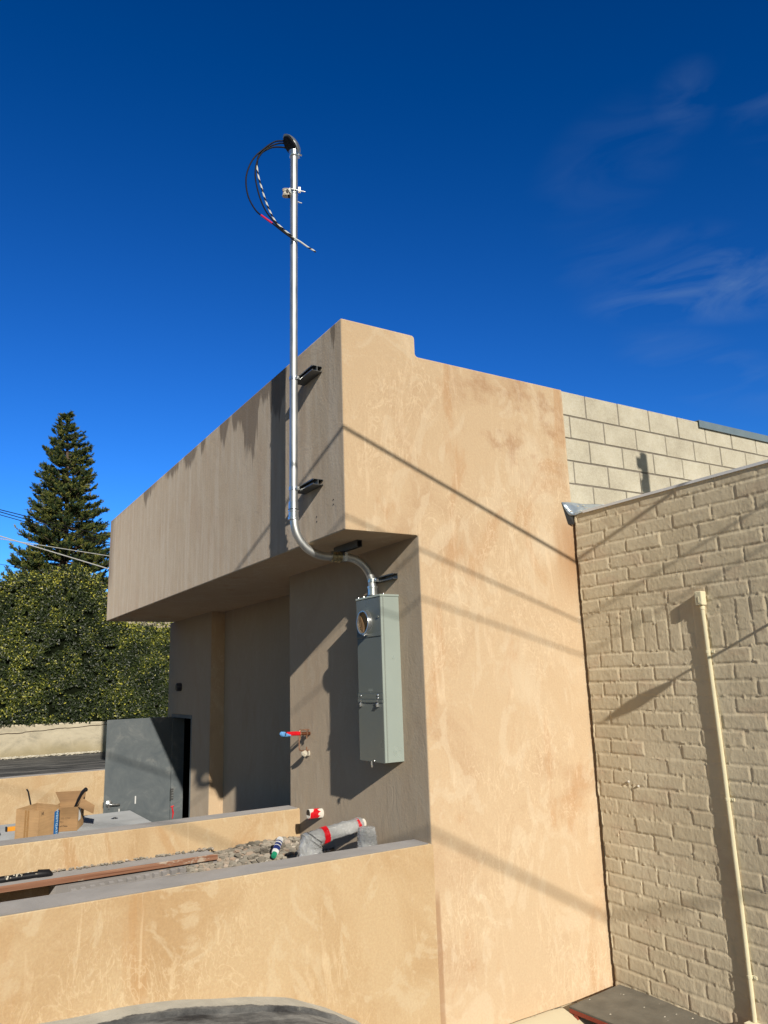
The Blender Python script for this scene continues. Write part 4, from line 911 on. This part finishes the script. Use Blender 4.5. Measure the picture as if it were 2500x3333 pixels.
for z in (-2.05, -1.98, -2.10): on_face(tp_, bLf, bM, .39, .585, z, z+.004, .0010)
tp_.build('packing_tape', M['packtape'], cb1, fixn=False)
bl_ = MB(); on_face(bl_, bM, bRt, .765, 1.0, zb, zt-.040); blo = bl_.build('blue_label', M['blue_label'], cb1, fixn=False)
text_mesh('WESTGATE', .040, M['label_white'], blo, face_matrix(bM, bRt, -2.02, .90, .0016, True), bold=.0005)
text_mesh('N\\', .034, M['ink'], cb1, face_matrix(bM, bRt, -1.918, .17), name='marker_scrawl', bold=.0006)
cb2 = thing('cardboard_box', (-1.15, 2.85, zb), 'open cardboard box with printed lettering and flaps folded out, tools sticking out', 'box', 'cardboard boxes on the slab')
FL, FR, BR, BLk = (-1.295, 2.795), (-1.107, 2.722), (-1.003, 3.023), (-1.19, 3.096); zt = -1.932
c = MB(); wall_quad(c, FL, FR, zb, zt); wall_quad(c, FR, BR, zb, zt, mi=1); wall_quad(c, BR, BLk, zb, zt, mi=1); wall_quad(c, BLk, FL, zb, zt, mi=1); c.add([(*FL, zb+.002), (*FR, zb+.002), (*BR, zb+.002), (*BLk, zb+.002)], [(0, 1, 2, 3)], 1)
c.build('carton', [M['card'], M['card']], cb2)
fp = MB(); fp.add([(BLk[0], BLk[1], zt), (BR[0], BR[1], zt), (-.985, 3.06, zt+.085), (-1.225, 3.15, zt+.085)], [(0, 1, 2, 3)]); fo = fp.build('box_flap', M['card_in'], cb2, fixn=False); fo.modifiers.new('s', 'SOLIDIFY').thickness = .004
fp = MB(); fp.add([(FR[0], FR[1], zt), (-1.05, 2.89, zt+.045), (-.955, 2.83, zt-.020), (-.99, 2.68, zt-.062)], [(0, 1, 2, 3)]); fo = fp.build('box_flap', M['card_in'], cb2, fixn=False); fo.modifiers.new('s', 'SOLIDIFY').thickness = .004
fp = MB(); fp.add([(FR[0], FR[1]+.002, zt), (FL[0], FL[1]+.002, zt), (FL[0]+.02, FL[1]+.06, zt-.05), (FR[0]+.02, FR[1]+.06, zt-.05)], [(0, 1, 2, 3)]); fp.build('box_flap', M['card'], cb2, fixn=False)
sb = MB(); on_face(sb, FR, BR, .15, .50, -2.05, -1.945, .0012); sb.build('shipping_label', M['white'], cb2, fixn=False)
text_mesh('CTR-12W', .022, M['ink_faint'], cb2, face_matrix(FL, FR, -2.018, .50), bold=.0004); text_mesh('701', .022, M['ink_faint'], cb2, face_matrix(FL, FR, -2.046, .40), bold=.0004)
text_mesh('Made of China', .017, M['ink'], cb2, face_matrix(FL, FR, -2.078, .38), bold=.0004)
rd = MB(); rd.tube([(-1.40, 2.95, -2.10), (-1.44, 2.90, -1.93), (-1.478, 2.86, -1.79), (-1.492, 2.845, -1.770)], [.006, .006, .0065, .006], 10); tag(rd.build('metal_rod', M['galv_dark'], loc=(-1.40, 2.95, -2.1), smooth=True), 'thin dark metal rod leaning up out of the cardboard boxes', 'rod')
hm = MB(); hm.tube(spline([(-1.14, 2.95, -2.10), (-1.10, 2.88, -1.95), (-1.075, 2.84, -1.87), (-1.055, 2.81, -1.825), (-1.03, 2.79, -1.805)], 5), [.011]*8+[.013]*5+[.015]*5+[.018, .019, .012], 12); tag(hm.build('tool_handle', M['black'], loc=(-1.14, 2.95, -2.1), smooth=True), 'curved black tool handle poking from the printed box with folded flaps', 'tool')
lv = MB(); lv.box(-1.60, -1.30, 3.09, 3.135, -2.119, -2.088); lv.box(-1.604, -1.590, 3.087, 3.138, -2.1195, -2.085, 1); lvo = tag(lv.build('spirit_level', [M['yellow'], M['black']], loc=(-1.45, 3.11, -2.119), bevel=.002), 'yellow orange spirit level with a black end, half hidden behind the box', 'level')
dk = MB(); dk.box(-1.80, -1.655, 2.94, 2.975, -2.119, -2.10); tag(dk.build('pry_bar', M['black'], loc=(-1.72, 2.96, -2.119), bevel=.003), 'black flat pry bar on the slab at the left edge of the photo', 'tool')

# ------------------------------------------------------------------ retaining wall, hedge
CAMP = np.array([-2.35246, -4.32278, -.98242]); KH = 1.443
def pull(mb): mb.v = [tuple(CAMP + (np.array(p)-CAMP)*KH) for p in mb.v]; return mb
rw = thing('retaining_wall', (-2, 15.2, -2.45), 'low weathered concrete retaining wall with a long crack, under the hedge', 'wall')
r_ = MB(); xr = np.linspace(-12, 5, 120); V = []
for x in xr:
    z = -1.48 - .012*(x+1) + .012*fbm(x*2.2, 0, 3, 40); yw = 9.07 + .012*fbm(x*1.7, 3, 3, 41)
    V += [(x, yw-.03, -2.3), (x, yw-.012, -1.9), (x, yw, z-.015), (x, yw+.02, z), (x, 9.4, z)]
r_.add(V, [(5*i+k, 5*i+5+k, 5*i+6+k, 5*i+1+k) for i in range(119) for k in range(4)]); pull(r_).build('wall_body', M['retwall'], rw, smooth=True, fixn=False)
ck = MB(); V = []; pts = [(-1.25 + .028*i) for i in range(60)]
for i, x in enumerate(pts):
    zc = -1.605 + .05*(x+1.0)*.9*(1 if x > -.85 else -.6) + .022*fbm(x*5, 0, 4, 50); w_ = .004+.003*vnoise(x*9, 1, 51); yw = 9.07-.012*(-1.48-zc)/.42 + .012*float(fbm(x*1.7, 3, 3, 41)) - .006
    V += [(x, yw, zc-w_), (x, yw, zc+w_)]
ck.add(V, [(2*i, 2*i+2, 2*i+3, 2*i+1) for i in range(len(pts)-1)]); pull(ck).build('crack', M['ink'], rw, fixn=False)
rb2 = MB()
for i in range(150):
    x = random.uniform(-1.6, .3); r1 = random.uniform(.008, .03); V, F = random.choice(tmpl); rb2.add([Vector((v.x*r1*1.6, v.y*r1, v.z*r1))+Vector((x, 9.02-random.random()*.05, -1.965)) for v in V], F)
tag(pull(rb2).build('gravel', M['chip'], fixn=False), 'crumbled pale mortar along the foot of the retaining wall', 'gravel', kind='stuff')

def htop(x): return float(np.interp(x, [-12, -2.5, -1.1, -.42, .0, .22, .36, .6, 1.2, 4], [.8, .74, .74, .93, .90, .74, .45, .12, .03, .05]))
N = 105000; px_ = np.where(RNG.random(N) < .80, RNG.uniform(-1.6, 2.1, N), RNG.uniform(-7, 4, N))
tops = np.array([htop(x) for x in px_]); tops = tops + .025*fbm(px_*2.3, px_*0, 4, 60)
face = RNG.random(N) < .80
zf_ = -1.50 + (tops+1.50)*RNG.random(N)**.9
dep = np.where(face, np.abs(RNG.normal(0, .10, N)), RNG.uniform(0, .9, N)); bulge = .05*fbm(px_*1.6, zf_*1.6, 4, 61) + .05*fbm(px_*6, zf_*6, 3, 62)
py_ = 9.02 + dep - bulge; pz_ = np.where(face, zf_, tops - np.abs(RNG.normal(0, .05, N)))
sprig = RNG.random(N) < .018; pz_ = np.where(sprig, tops + RNG.random(N)*.13, pz_)
cell = vnoise(px_*5.5, pz_*5.5, 70)*.6 + vnoise(px_*1.8, pz_*1.8, 71)*.4
hole = (vnoise(px_*9, pz_*9, 75) > .84) & face & ~sprig; py_ = py_ + hole*.15
tone = np.clip(RNG.normal(.42, .21, N) + (cell-.5)*.9, 0, .82); bright = RNG.random(N) < (.02 + .42*np.clip(cell-.46, 0, 1) + .22*np.clip((pz_-tops+.22)/.22, 0, 1)); tone = np.where(bright, RNG.uniform(.86, 1.0, N), tone)
Lf = RNG.uniform(.020, .040, N); nrm = np.stack([RNG.normal(0, .55, N), -1.0+RNG.normal(0, .45, N), .35+RNG.normal(0, .5, N)], -1); nrm /= np.linalg.norm(nrm, axis=1)[:, None]
tdir = np.stack([RNG.normal(0, .7, N), -.35+RNG.normal(0, .3, N), RNG.normal(-.1, .7, N)], -1); tdir -= nrm*(tdir*nrm).sum(1)[:, None]; tdir /= np.linalg.norm(tdir, axis=1)[:, None]; bdir = np.cross(nrm, tdir)
ctr = CAMP + (np.stack([px_, py_, pz_], -1)-CAMP)*KH; Lf = Lf*KH*.66
def leaf_mesh(name, ctr, t, b, nn, L, wr, tone, mat, parent, base):
    n = len(L); L = L[:, None]
    A0 = ctr - t*L; A1 = ctr + b*L*wr + nn*L*.12 - t*L*.1; A2 = ctr + t*L - nn*L*.15; A3 = ctr - b*L*wr + nn*L*.12 - t*L*.1
    V = np.stack([A0, A1, A2, A3], 1).reshape(-1, 3) - np.array(base); i0 = np.arange(n)*4
    Fq = np.concatenate([np.stack([i0, i0+1, i0+2], 1), np.stack([i0, i0+2, i0+3], 1)], 0)
    me = bpy.data.meshes.new(name); me.vertices.add(len(V)); me.vertices.foreach_set('co', V.ravel()); me.loops.add(len(Fq)*3); me.loops.foreach_set('vertex_index', Fq.ravel().astype(np.int32))
    me.polygons.add(len(Fq)); me.polygons.foreach_set('loop_start', np.arange(len(Fq), dtype=np.int32)*3); me.update(calc_edges=True)
    at = me.attributes.new('tone', 'FLOAT', 'POINT'); at.data.foreach_set('value', np.repeat(tone, 4).astype(np.float32)); me.materials.append(mat); me.validate()
    o = bpy.data.objects.new(name, me); COL.objects.link(o)
    if parent: o.parent = parent
    return o
hg_ = thing('hedge', (-1.5, 16, -1.7), 'tall clipped dark green hedge with yellow-green new leaves on the retaining wall', 'hedge')
leaf_mesh('foliage', ctr, tdir, bdir, nrm, Lf, .46, tone, M['leaf'], hg_, hg_['_w'])
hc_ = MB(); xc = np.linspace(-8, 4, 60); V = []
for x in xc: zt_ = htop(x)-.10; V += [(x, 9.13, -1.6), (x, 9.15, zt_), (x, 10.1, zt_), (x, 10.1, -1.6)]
hc_.add(V, [(4*i+k, 4*i+4+k, 4*i+5+k, 4*i+1+k) for i in range(59) for k in range(3)]); pull(hc_).build('light_block_core', M['core'], hg_, fixn=False)  # dark core box added to block light inside the hedge

# ------------------------------------------------------------------ star pine behind the hedge
tr = thing('pine_tree', (2.40, 28, -2.5), 'tall conical star pine with upswept whorled branches behind the hedge', 'tree')
tk = MB(); tk.tube([(2.45, 28, -2.6), (2.40, 28, 2), (2.34, 28, 6), (2.20, 28, 9), (2.11, 28, 10.0)], [.17, .14, .095, .04, .012], 12); tk.build('trunk', M['bark'], tr, smooth=True)
def trunk_x(z): return float(np.interp(z, [-2.6, 2, 6, 9, 10.2], [2.45, 2.40, 2.34, 2.20, 2.10]))
def crown_r(z): return float(np.interp(z, [-2.5, 1, 2.6, 4.2, 5.6, 7.0, 8.2, 9.2, 9.9, 10.25], [2.2, 2.25, 2.2, 1.95, 1.45, 1.12, .90, .58, .25, .05]))
lim = MB(); C_, T_, B2_, N2_, L_, tn_ = [], [], [], [], [], []
z = 10.1; tier = 0
while z > -1.5:
    rr = crown_r(z); nb = int(6 + min(8, rr*4.6)); a0 = random.random()*6.28
    for q in range(nb):
        a = a0 + 2*math.pi*q/nb + random.uniform(-.25, .25); rl = rr*random.uniform(.72, 1.10)
        if random.random() < .07: rl *= .6
        zz = z + random.uniform(-.10, .10); P = []
        for s in np.linspace(0, 1, 7):
            P.append(Vector((trunk_x(zz)+math.cos(a)*rl*s, 28+math.sin(a)*rl*s, zz - .10*rl*math.sin(s*2.2) + .20*rl*s*s*s)))
        lim.tube(P, [.030*(1-.85*s)*(.4+.35*rr) + .004 for s in np.linspace(0, 1, 7)], 5, cap=False)
        nt_ = max(6, int(rl*17))
        for k in range(nt_):
            s = random.uniform(.36 if rl > .7 else .10, 1.0); i_ = min(5, int(s*6)); p = P[i_].lerp(P[i_+1], s*6-i_)
            side = random.uniform(-1, 1); d = Vector((math.cos(a)*.55 - math.sin(a)*side*.7, math.sin(a)*.55 + math.cos(a)*side*.7, .42+random.uniform(-.25, .4))).normalized()
            ln = random.uniform(.18, .34)*(.65+.25*min(1.4, rr)); tb = np.clip(random.gauss(.44, .18), 0, .85); K_ = 26
            u_ = RNG.random(K_); bp_ = np.array(p) + np.array(d)*(ln*u_)[:, None]; nd = np.array(d)*.9 + RNG.normal(0, 1, (K_, 3))*np.array((.42, .42, .34)) + np.array((0, 0, .12)); nd /= np.linalg.norm(nd, axis=1)[:, None]
            hl = RNG.uniform(.042, .080, K_); nn = np.cross(nd, RNG.normal(0, 1, (K_, 3))); nn /= np.linalg.norm(nn, axis=1)[:, None]
            C_.append(bp_ + nd*hl[:, None]); T_.append(nd); N2_.append(nn); B2_.append(np.cross(nd, nn)); L_.append(hl); tn_.append(np.clip(tb + RNG.normal(0, .12, K_) + .34*u_*u_, 0, 1))
    z -= .27 + .02*min(rr, 2); tier += 1
ar = lambda q: np.concatenate(q)
lo = lim.build('branches', M['bark'], tr, smooth=True, fixn=False)
leaf_mesh('crown', ar(C_), ar(T_), ar(B2_), ar(N2_), ar(L_), .26, ar(tn_), M['needle'], tr, tr['_w'])

# ------------------------------------------------------------------ far things
hs_ = thing('house', (6, 24, -3.6), 'house with a red tiled roof just showing behind the hedge', 'house')
h_ = MB(); h_.box(3.1, 12, 22.3, 29, -3.6, 1.75); h_.build('house_wall', M['housewall'], hs_)
h_ = MB(); h_.add([(2.55, 21.8, 1.7), (12.4, 21.8, 1.7), (12.4, 29.5, 1.7), (2.55, 29.5, 1.7), (4.6, 25, 3.2), (10, 25, 3.2)], [(0, 1, 5, 4), (1, 2, 5), (2, 3, 4, 5), (3, 0, 4), (0, 3, 2, 1)]); h_.build('roof', M['rooftile'], hs_)
ml = MB(); xm = np.linspace(-900, 900, 180); V = []
for x in xm:
    hgt = 70 + 62*math.exp(-((x-20)/85)**2) + 26*float(fbm(x*.012, 0, 5, 80)) + 40*math.exp(-((x+350)/200)**2)
    for k, (f_, yy) in enumerate(((0, 860), (.25, 875), (.55, 890), (.82, 905), (1, 920), (0, 1100))): V.append((x, yy + 22*float(fbm(x*.02, k*3., 3, 81)), -4+hgt*f_+(6*float(fbm(x*.04, k, 4, 82)) if 0 < k < 4 else 0)))
ml.add(V, [(6*i+k, 6*i+6+k, 6*i+7+k, 6*i+1+k) for i in range(179) for k in range(5)]); tag(ml.build('hills', M['hill'], smooth=True, fixn=False), kind='structure')
def wire(label, a, b, r, sag=.06, name='power_line', grp='power lines passing the pine tree', mat='cable', cat='cable'):
    A3, B3 = Vector(a), Vector(b); P = []
    for t in np.linspace(0, 1, 24): p = A3.lerp(B3, t); p.z -= sag*4*t*(1-t); P.append(p)
    o = MB(); o.tube(P, r, 8); return tag(o.build(name, M[mat], loc=tuple((A3+B3)/2), smooth=True), label, cat, grp)
M['white_wire'] = plain('bare_aluminium_wire', (.62, .62, .60), .45, .2, .1, 9)
def wl(label, p, q, r, mat='cable'):
    """line through two points at y=20, carried on past both sides"""
    P_, Q_ = Vector(p), Vector(q); d = (Q_-P_)/(Q_.x-P_.x); wire(label, P_ + d*(-7-P_.x), P_ + d*(9-P_.x), r, .0, mat=mat)
wl('topmost of the black power lines running behind the pine top left', (-.673, 22, 4.73), (.08, 22, 4.585), .014)
wl('second black power line, just under the topmost one', (-.668, 22, 4.665), (.086, 22, 4.49), .014)
wl('third black power line, lowest of the upper bunch', (-.662, 22, 4.57), (-.162, 22, 4.455), .012)
wl('pale thick power line slanting down across the front of the pine', (-.604, 20, 3.48), (2.496, 20, 2.657), .017, 'white_wire')
wl('pale thin power line crossing the pine just above the thick slanting one', (-.30, 20, 3.37), (2.497, 20, 3.064), .011, 'white_wire')
wl('faint single grey wire over the mountain, lowest of the power lines', (-.56, 24, 3.30), (-.151, 24, 3.238), .007)

# ------------------------------------------------------------------ conduit on the brick wall
pc_ = thing('wall_conduit', (2.076, -1.12, -3.03), 'thin cream painted conduit running up the beige brick wall to a small box', 'pipe')
MB().tube([(2.0735, -1.128, -3.03), (2.073, -1.134, -2.4), (2.0735, -1.130, -1.5), (2.073, -1.118, -.58)], .0132, 16).build('conduit_pipe', M['cream_paint'], pc_, smooth=True)
k_ = MB(); k_.box(2.036, 2.089, -1.146, -1.094, -.568, -.476); ko = k_.build('junction_box', M['cream_paint'], pc_, bevel=.006); 
k2 = MB(); k2.cyl((2.034, -1.108, -.492), (2.037, -1.108, -.492), .006, 8); k2.cyl((2.034, -1.132, -.550), (2.037, -1.132, -.550), .006, 8); k2.box(2.033, 2.0365, -1.128, -1.120, -.553, -.512); k2.build('box_cover_screw', M['cream_paint'], ko)
k3 = MB(); k3.lathe((2.073, -1.118, -.598), (0, 0, 1), [(.0135, 0), (.0165, .003), (.0165, .026), (.014, .03)], 16)
k3.build('box_hub', M['cream_paint'], pc_, smooth=True)
for z_, y_ in ((-.872, -1.120), (-1.785, -1.131), (-2.79, -1.131)):
    kc = MB(); kc.lathe((2.073, y_, z_-.009), (0, 0, 1), [(.0138, 0), (.0160, .001), (.0160, .017), (.0138, .018)], 16); kc.box(2.080, 2.088, y_-.04, y_-.012, z_-.009, z_+.009); kc.lathe((2.080, y_-.028, z_), (-1, 0, 0), [(.005, 0), (.004, .004)], 8); kc.build('conduit_clip', M['cream_paint'], pc_)
k4 = MB(); k4.box(2.02, 2.088, -1.17, -1.09, -3.13, -3.035); k4.build('base_box', M['cream_paint'], pc_, bevel=.004); k5 = MB(); k5.box(2.018, 2.0195, -1.16, -1.10, -3.12, -3.045); k5.build('box_opening', M['black'], pc_)
for s_, z_ in ((-.335, -1.752), (-.42, -1.775)): MB().lathe((2.086, s_, z_), (-1, 0, 0), [(.009, 0), (.007, .008), (.003, .012)], 10).build('wall_plug', M['pvc'], bb)

# ------------------------------------------------------------------ footing and bench at lower right
ft = MB(); xf_ = np.linspace(.35, 2.085, 40); V = []
for x in xf_:
    j1 = .01*mnoise.noise(Vector((x*6, 0, 0))); V += [(x, -.004, -3.186+j1*.3), (x, -.04, -3.168+j1*.6), (x, -.13, -3.166+j1), (x, -.20, -3.19+j1), (x, -.27, -3.27), (x, -.29, -3.6)]
ft.add(V, [(6*i+k, 6*i+6+k, 6*i+7+k, 6*i+1+k) for i in range(39) for k in range(5)]); tag(ft.build('kerb', M['peel'], smooth=True, fixn=False), kind='structure')
bn = thing('metal_bench', (1.75, -.9, -3.5), 'dark topped bench with a red oxide frame in the corner below the brick wall', 'bench')
ang = Matrix.Translation((1.536, -.215, -.030)) @ Matrix.Rotation(R(5.9), 4, 'Z')
q_ = MB(); q_.box(.0, .545, -1.7, .075, -3.112, -3.099, 0, ang); q_.build('bench_top', M['lid'], bn, bevel=.003)
q_ = MB(); q_.box(-.003, .03, -1.7, .07, -3.136, -3.1125, 0, ang); q_.box(.515, .54, -1.7, .07, -3.136, -3.1125, 0, ang); q_.box(.03, .515, .045, .07, -3.136, -3.1125, 0, ang); q_.build('top_rail', M['rust_red'], bn, bevel=.002)
for xx_, yy_ in ((.0, .04), (.51, .04), (.0, -1.67), (.51, -1.67)):
    q_ = MB(); q_.box(xx_, xx_+.03, yy_-.03, yy_, -3.58, -3.137, 0, ang); q_.build('leg', M['rust_red'], bn, bevel=.002)
for i in range(5):
    q_ = MB(); q_.box(.004, .018, -.16-.13*i-.014, -.16-.13*i, -3.5, -3.137, 0, ang); q_.build('slat', M['rust_red'], bn)
db = MB()
for i in range(16):
    V, F = random.choice(tmpl); r1 = random.uniform(.002, .005); p = ang @ Vector((random.uniform(.04, .5), random.uniform(-.9, .05), -3.098)); db.add([Vector((v.x*r1*1.5, v.y*r1, v.z*r1*.6))+p for v in V], F)
tag(db.build('paint_flakes', M['chip'], fixn=False), 'pale paint flakes scattered on the dark bench top', 'debris', kind='stuff')

# ------------------------------------------------------------------ off-frame things whose shadows fall in the picture
def shadow_wire(label, q1, d1, q2, d2, r, ext):
    A4, B4 = Vector(q1)-L1*d1, Vector(q2)-L1*d2; d = B4-A4; wire(label, A4-d*ext[0], A4+d*ext[1], r, 0, 'overhead_cable', 'overhead cables between the buildings')
shadow_wire('black overhead cable dropping to the brick roof, casting the darkest line on the stucco', (0, 0, .717), 3.3, (2.09, -.99, .237), 2.0, .0135, (3.5, 1.32))
shadow_wire('thick overhead cable highest above the yard behind the camera', (.604, 0, -.103), 4.8, (2.039, 0, -.569), 4.4, .0075, (6, 1.8))
shadow_wire('overhead cable in the middle of the bunch behind the camera', (.598, 0, -.444), 5.8, (2.044, 0, -.837), 5.4, .0068, (6, 1.9))
shadow_wire('lowest and farthest overhead cable behind the camera', (.654, 0, -1.987), 9.0, (2.061, 0, -2.707), 8.6, .0125, (6, 3))
rm = thing('roof_mast', (2.46, -3.0, .255), 'short dark vent mast with brackets on the flat brick roof', 'mast')
q_ = MB(); q_.cyl((2.465, -3.0, .255), (2.465, -3.0, 2.215), .045, 16); q_.build('mast_post', M['lamp'], rm, smooth=True)
q_ = MB(); q_.box(2.37, 2.425, -3.03, -2.97, 2.08, 2.17); q_.build('mast_bracket', M['lamp'], rm, bevel=.006)
q_ = MB(); q_.box(2.395, 2.43, -3.02, -2.98, 1.86, 1.97); q_.build('mast_bracket', M['lamp'], rm, bevel=.006)
sl_ = thing('wall_spotlight', (2.09, -2.25, -.43), 'small spotlight on a straight arm fixed to the brick wall beyond the right edge', 'lamp')
q_ = MB(); q_.cyl((2.089, -2.25, -.43), (1.75, -2.25, -.43), .0085, 12); q_.cyl((2.089, -2.25, -.43), (2.07, -2.25, -.43), .04, 18); q_.build('lamp_arm', M['lamp'], sl_, smooth=True)
q_ = MB(); q_.lathe((1.795, -2.25, -.445), (-1, 0, .06), [(.012, 0), (.026, .025), (.042, .06), (.040, .085), (.02, .12), (.004, .14)], 20); q_.build('lamp_head', M['lamp'], sl_, smooth=True)

for o in list(bpy.data.objects):
    if '_w' in o.keys(): del o['_w']
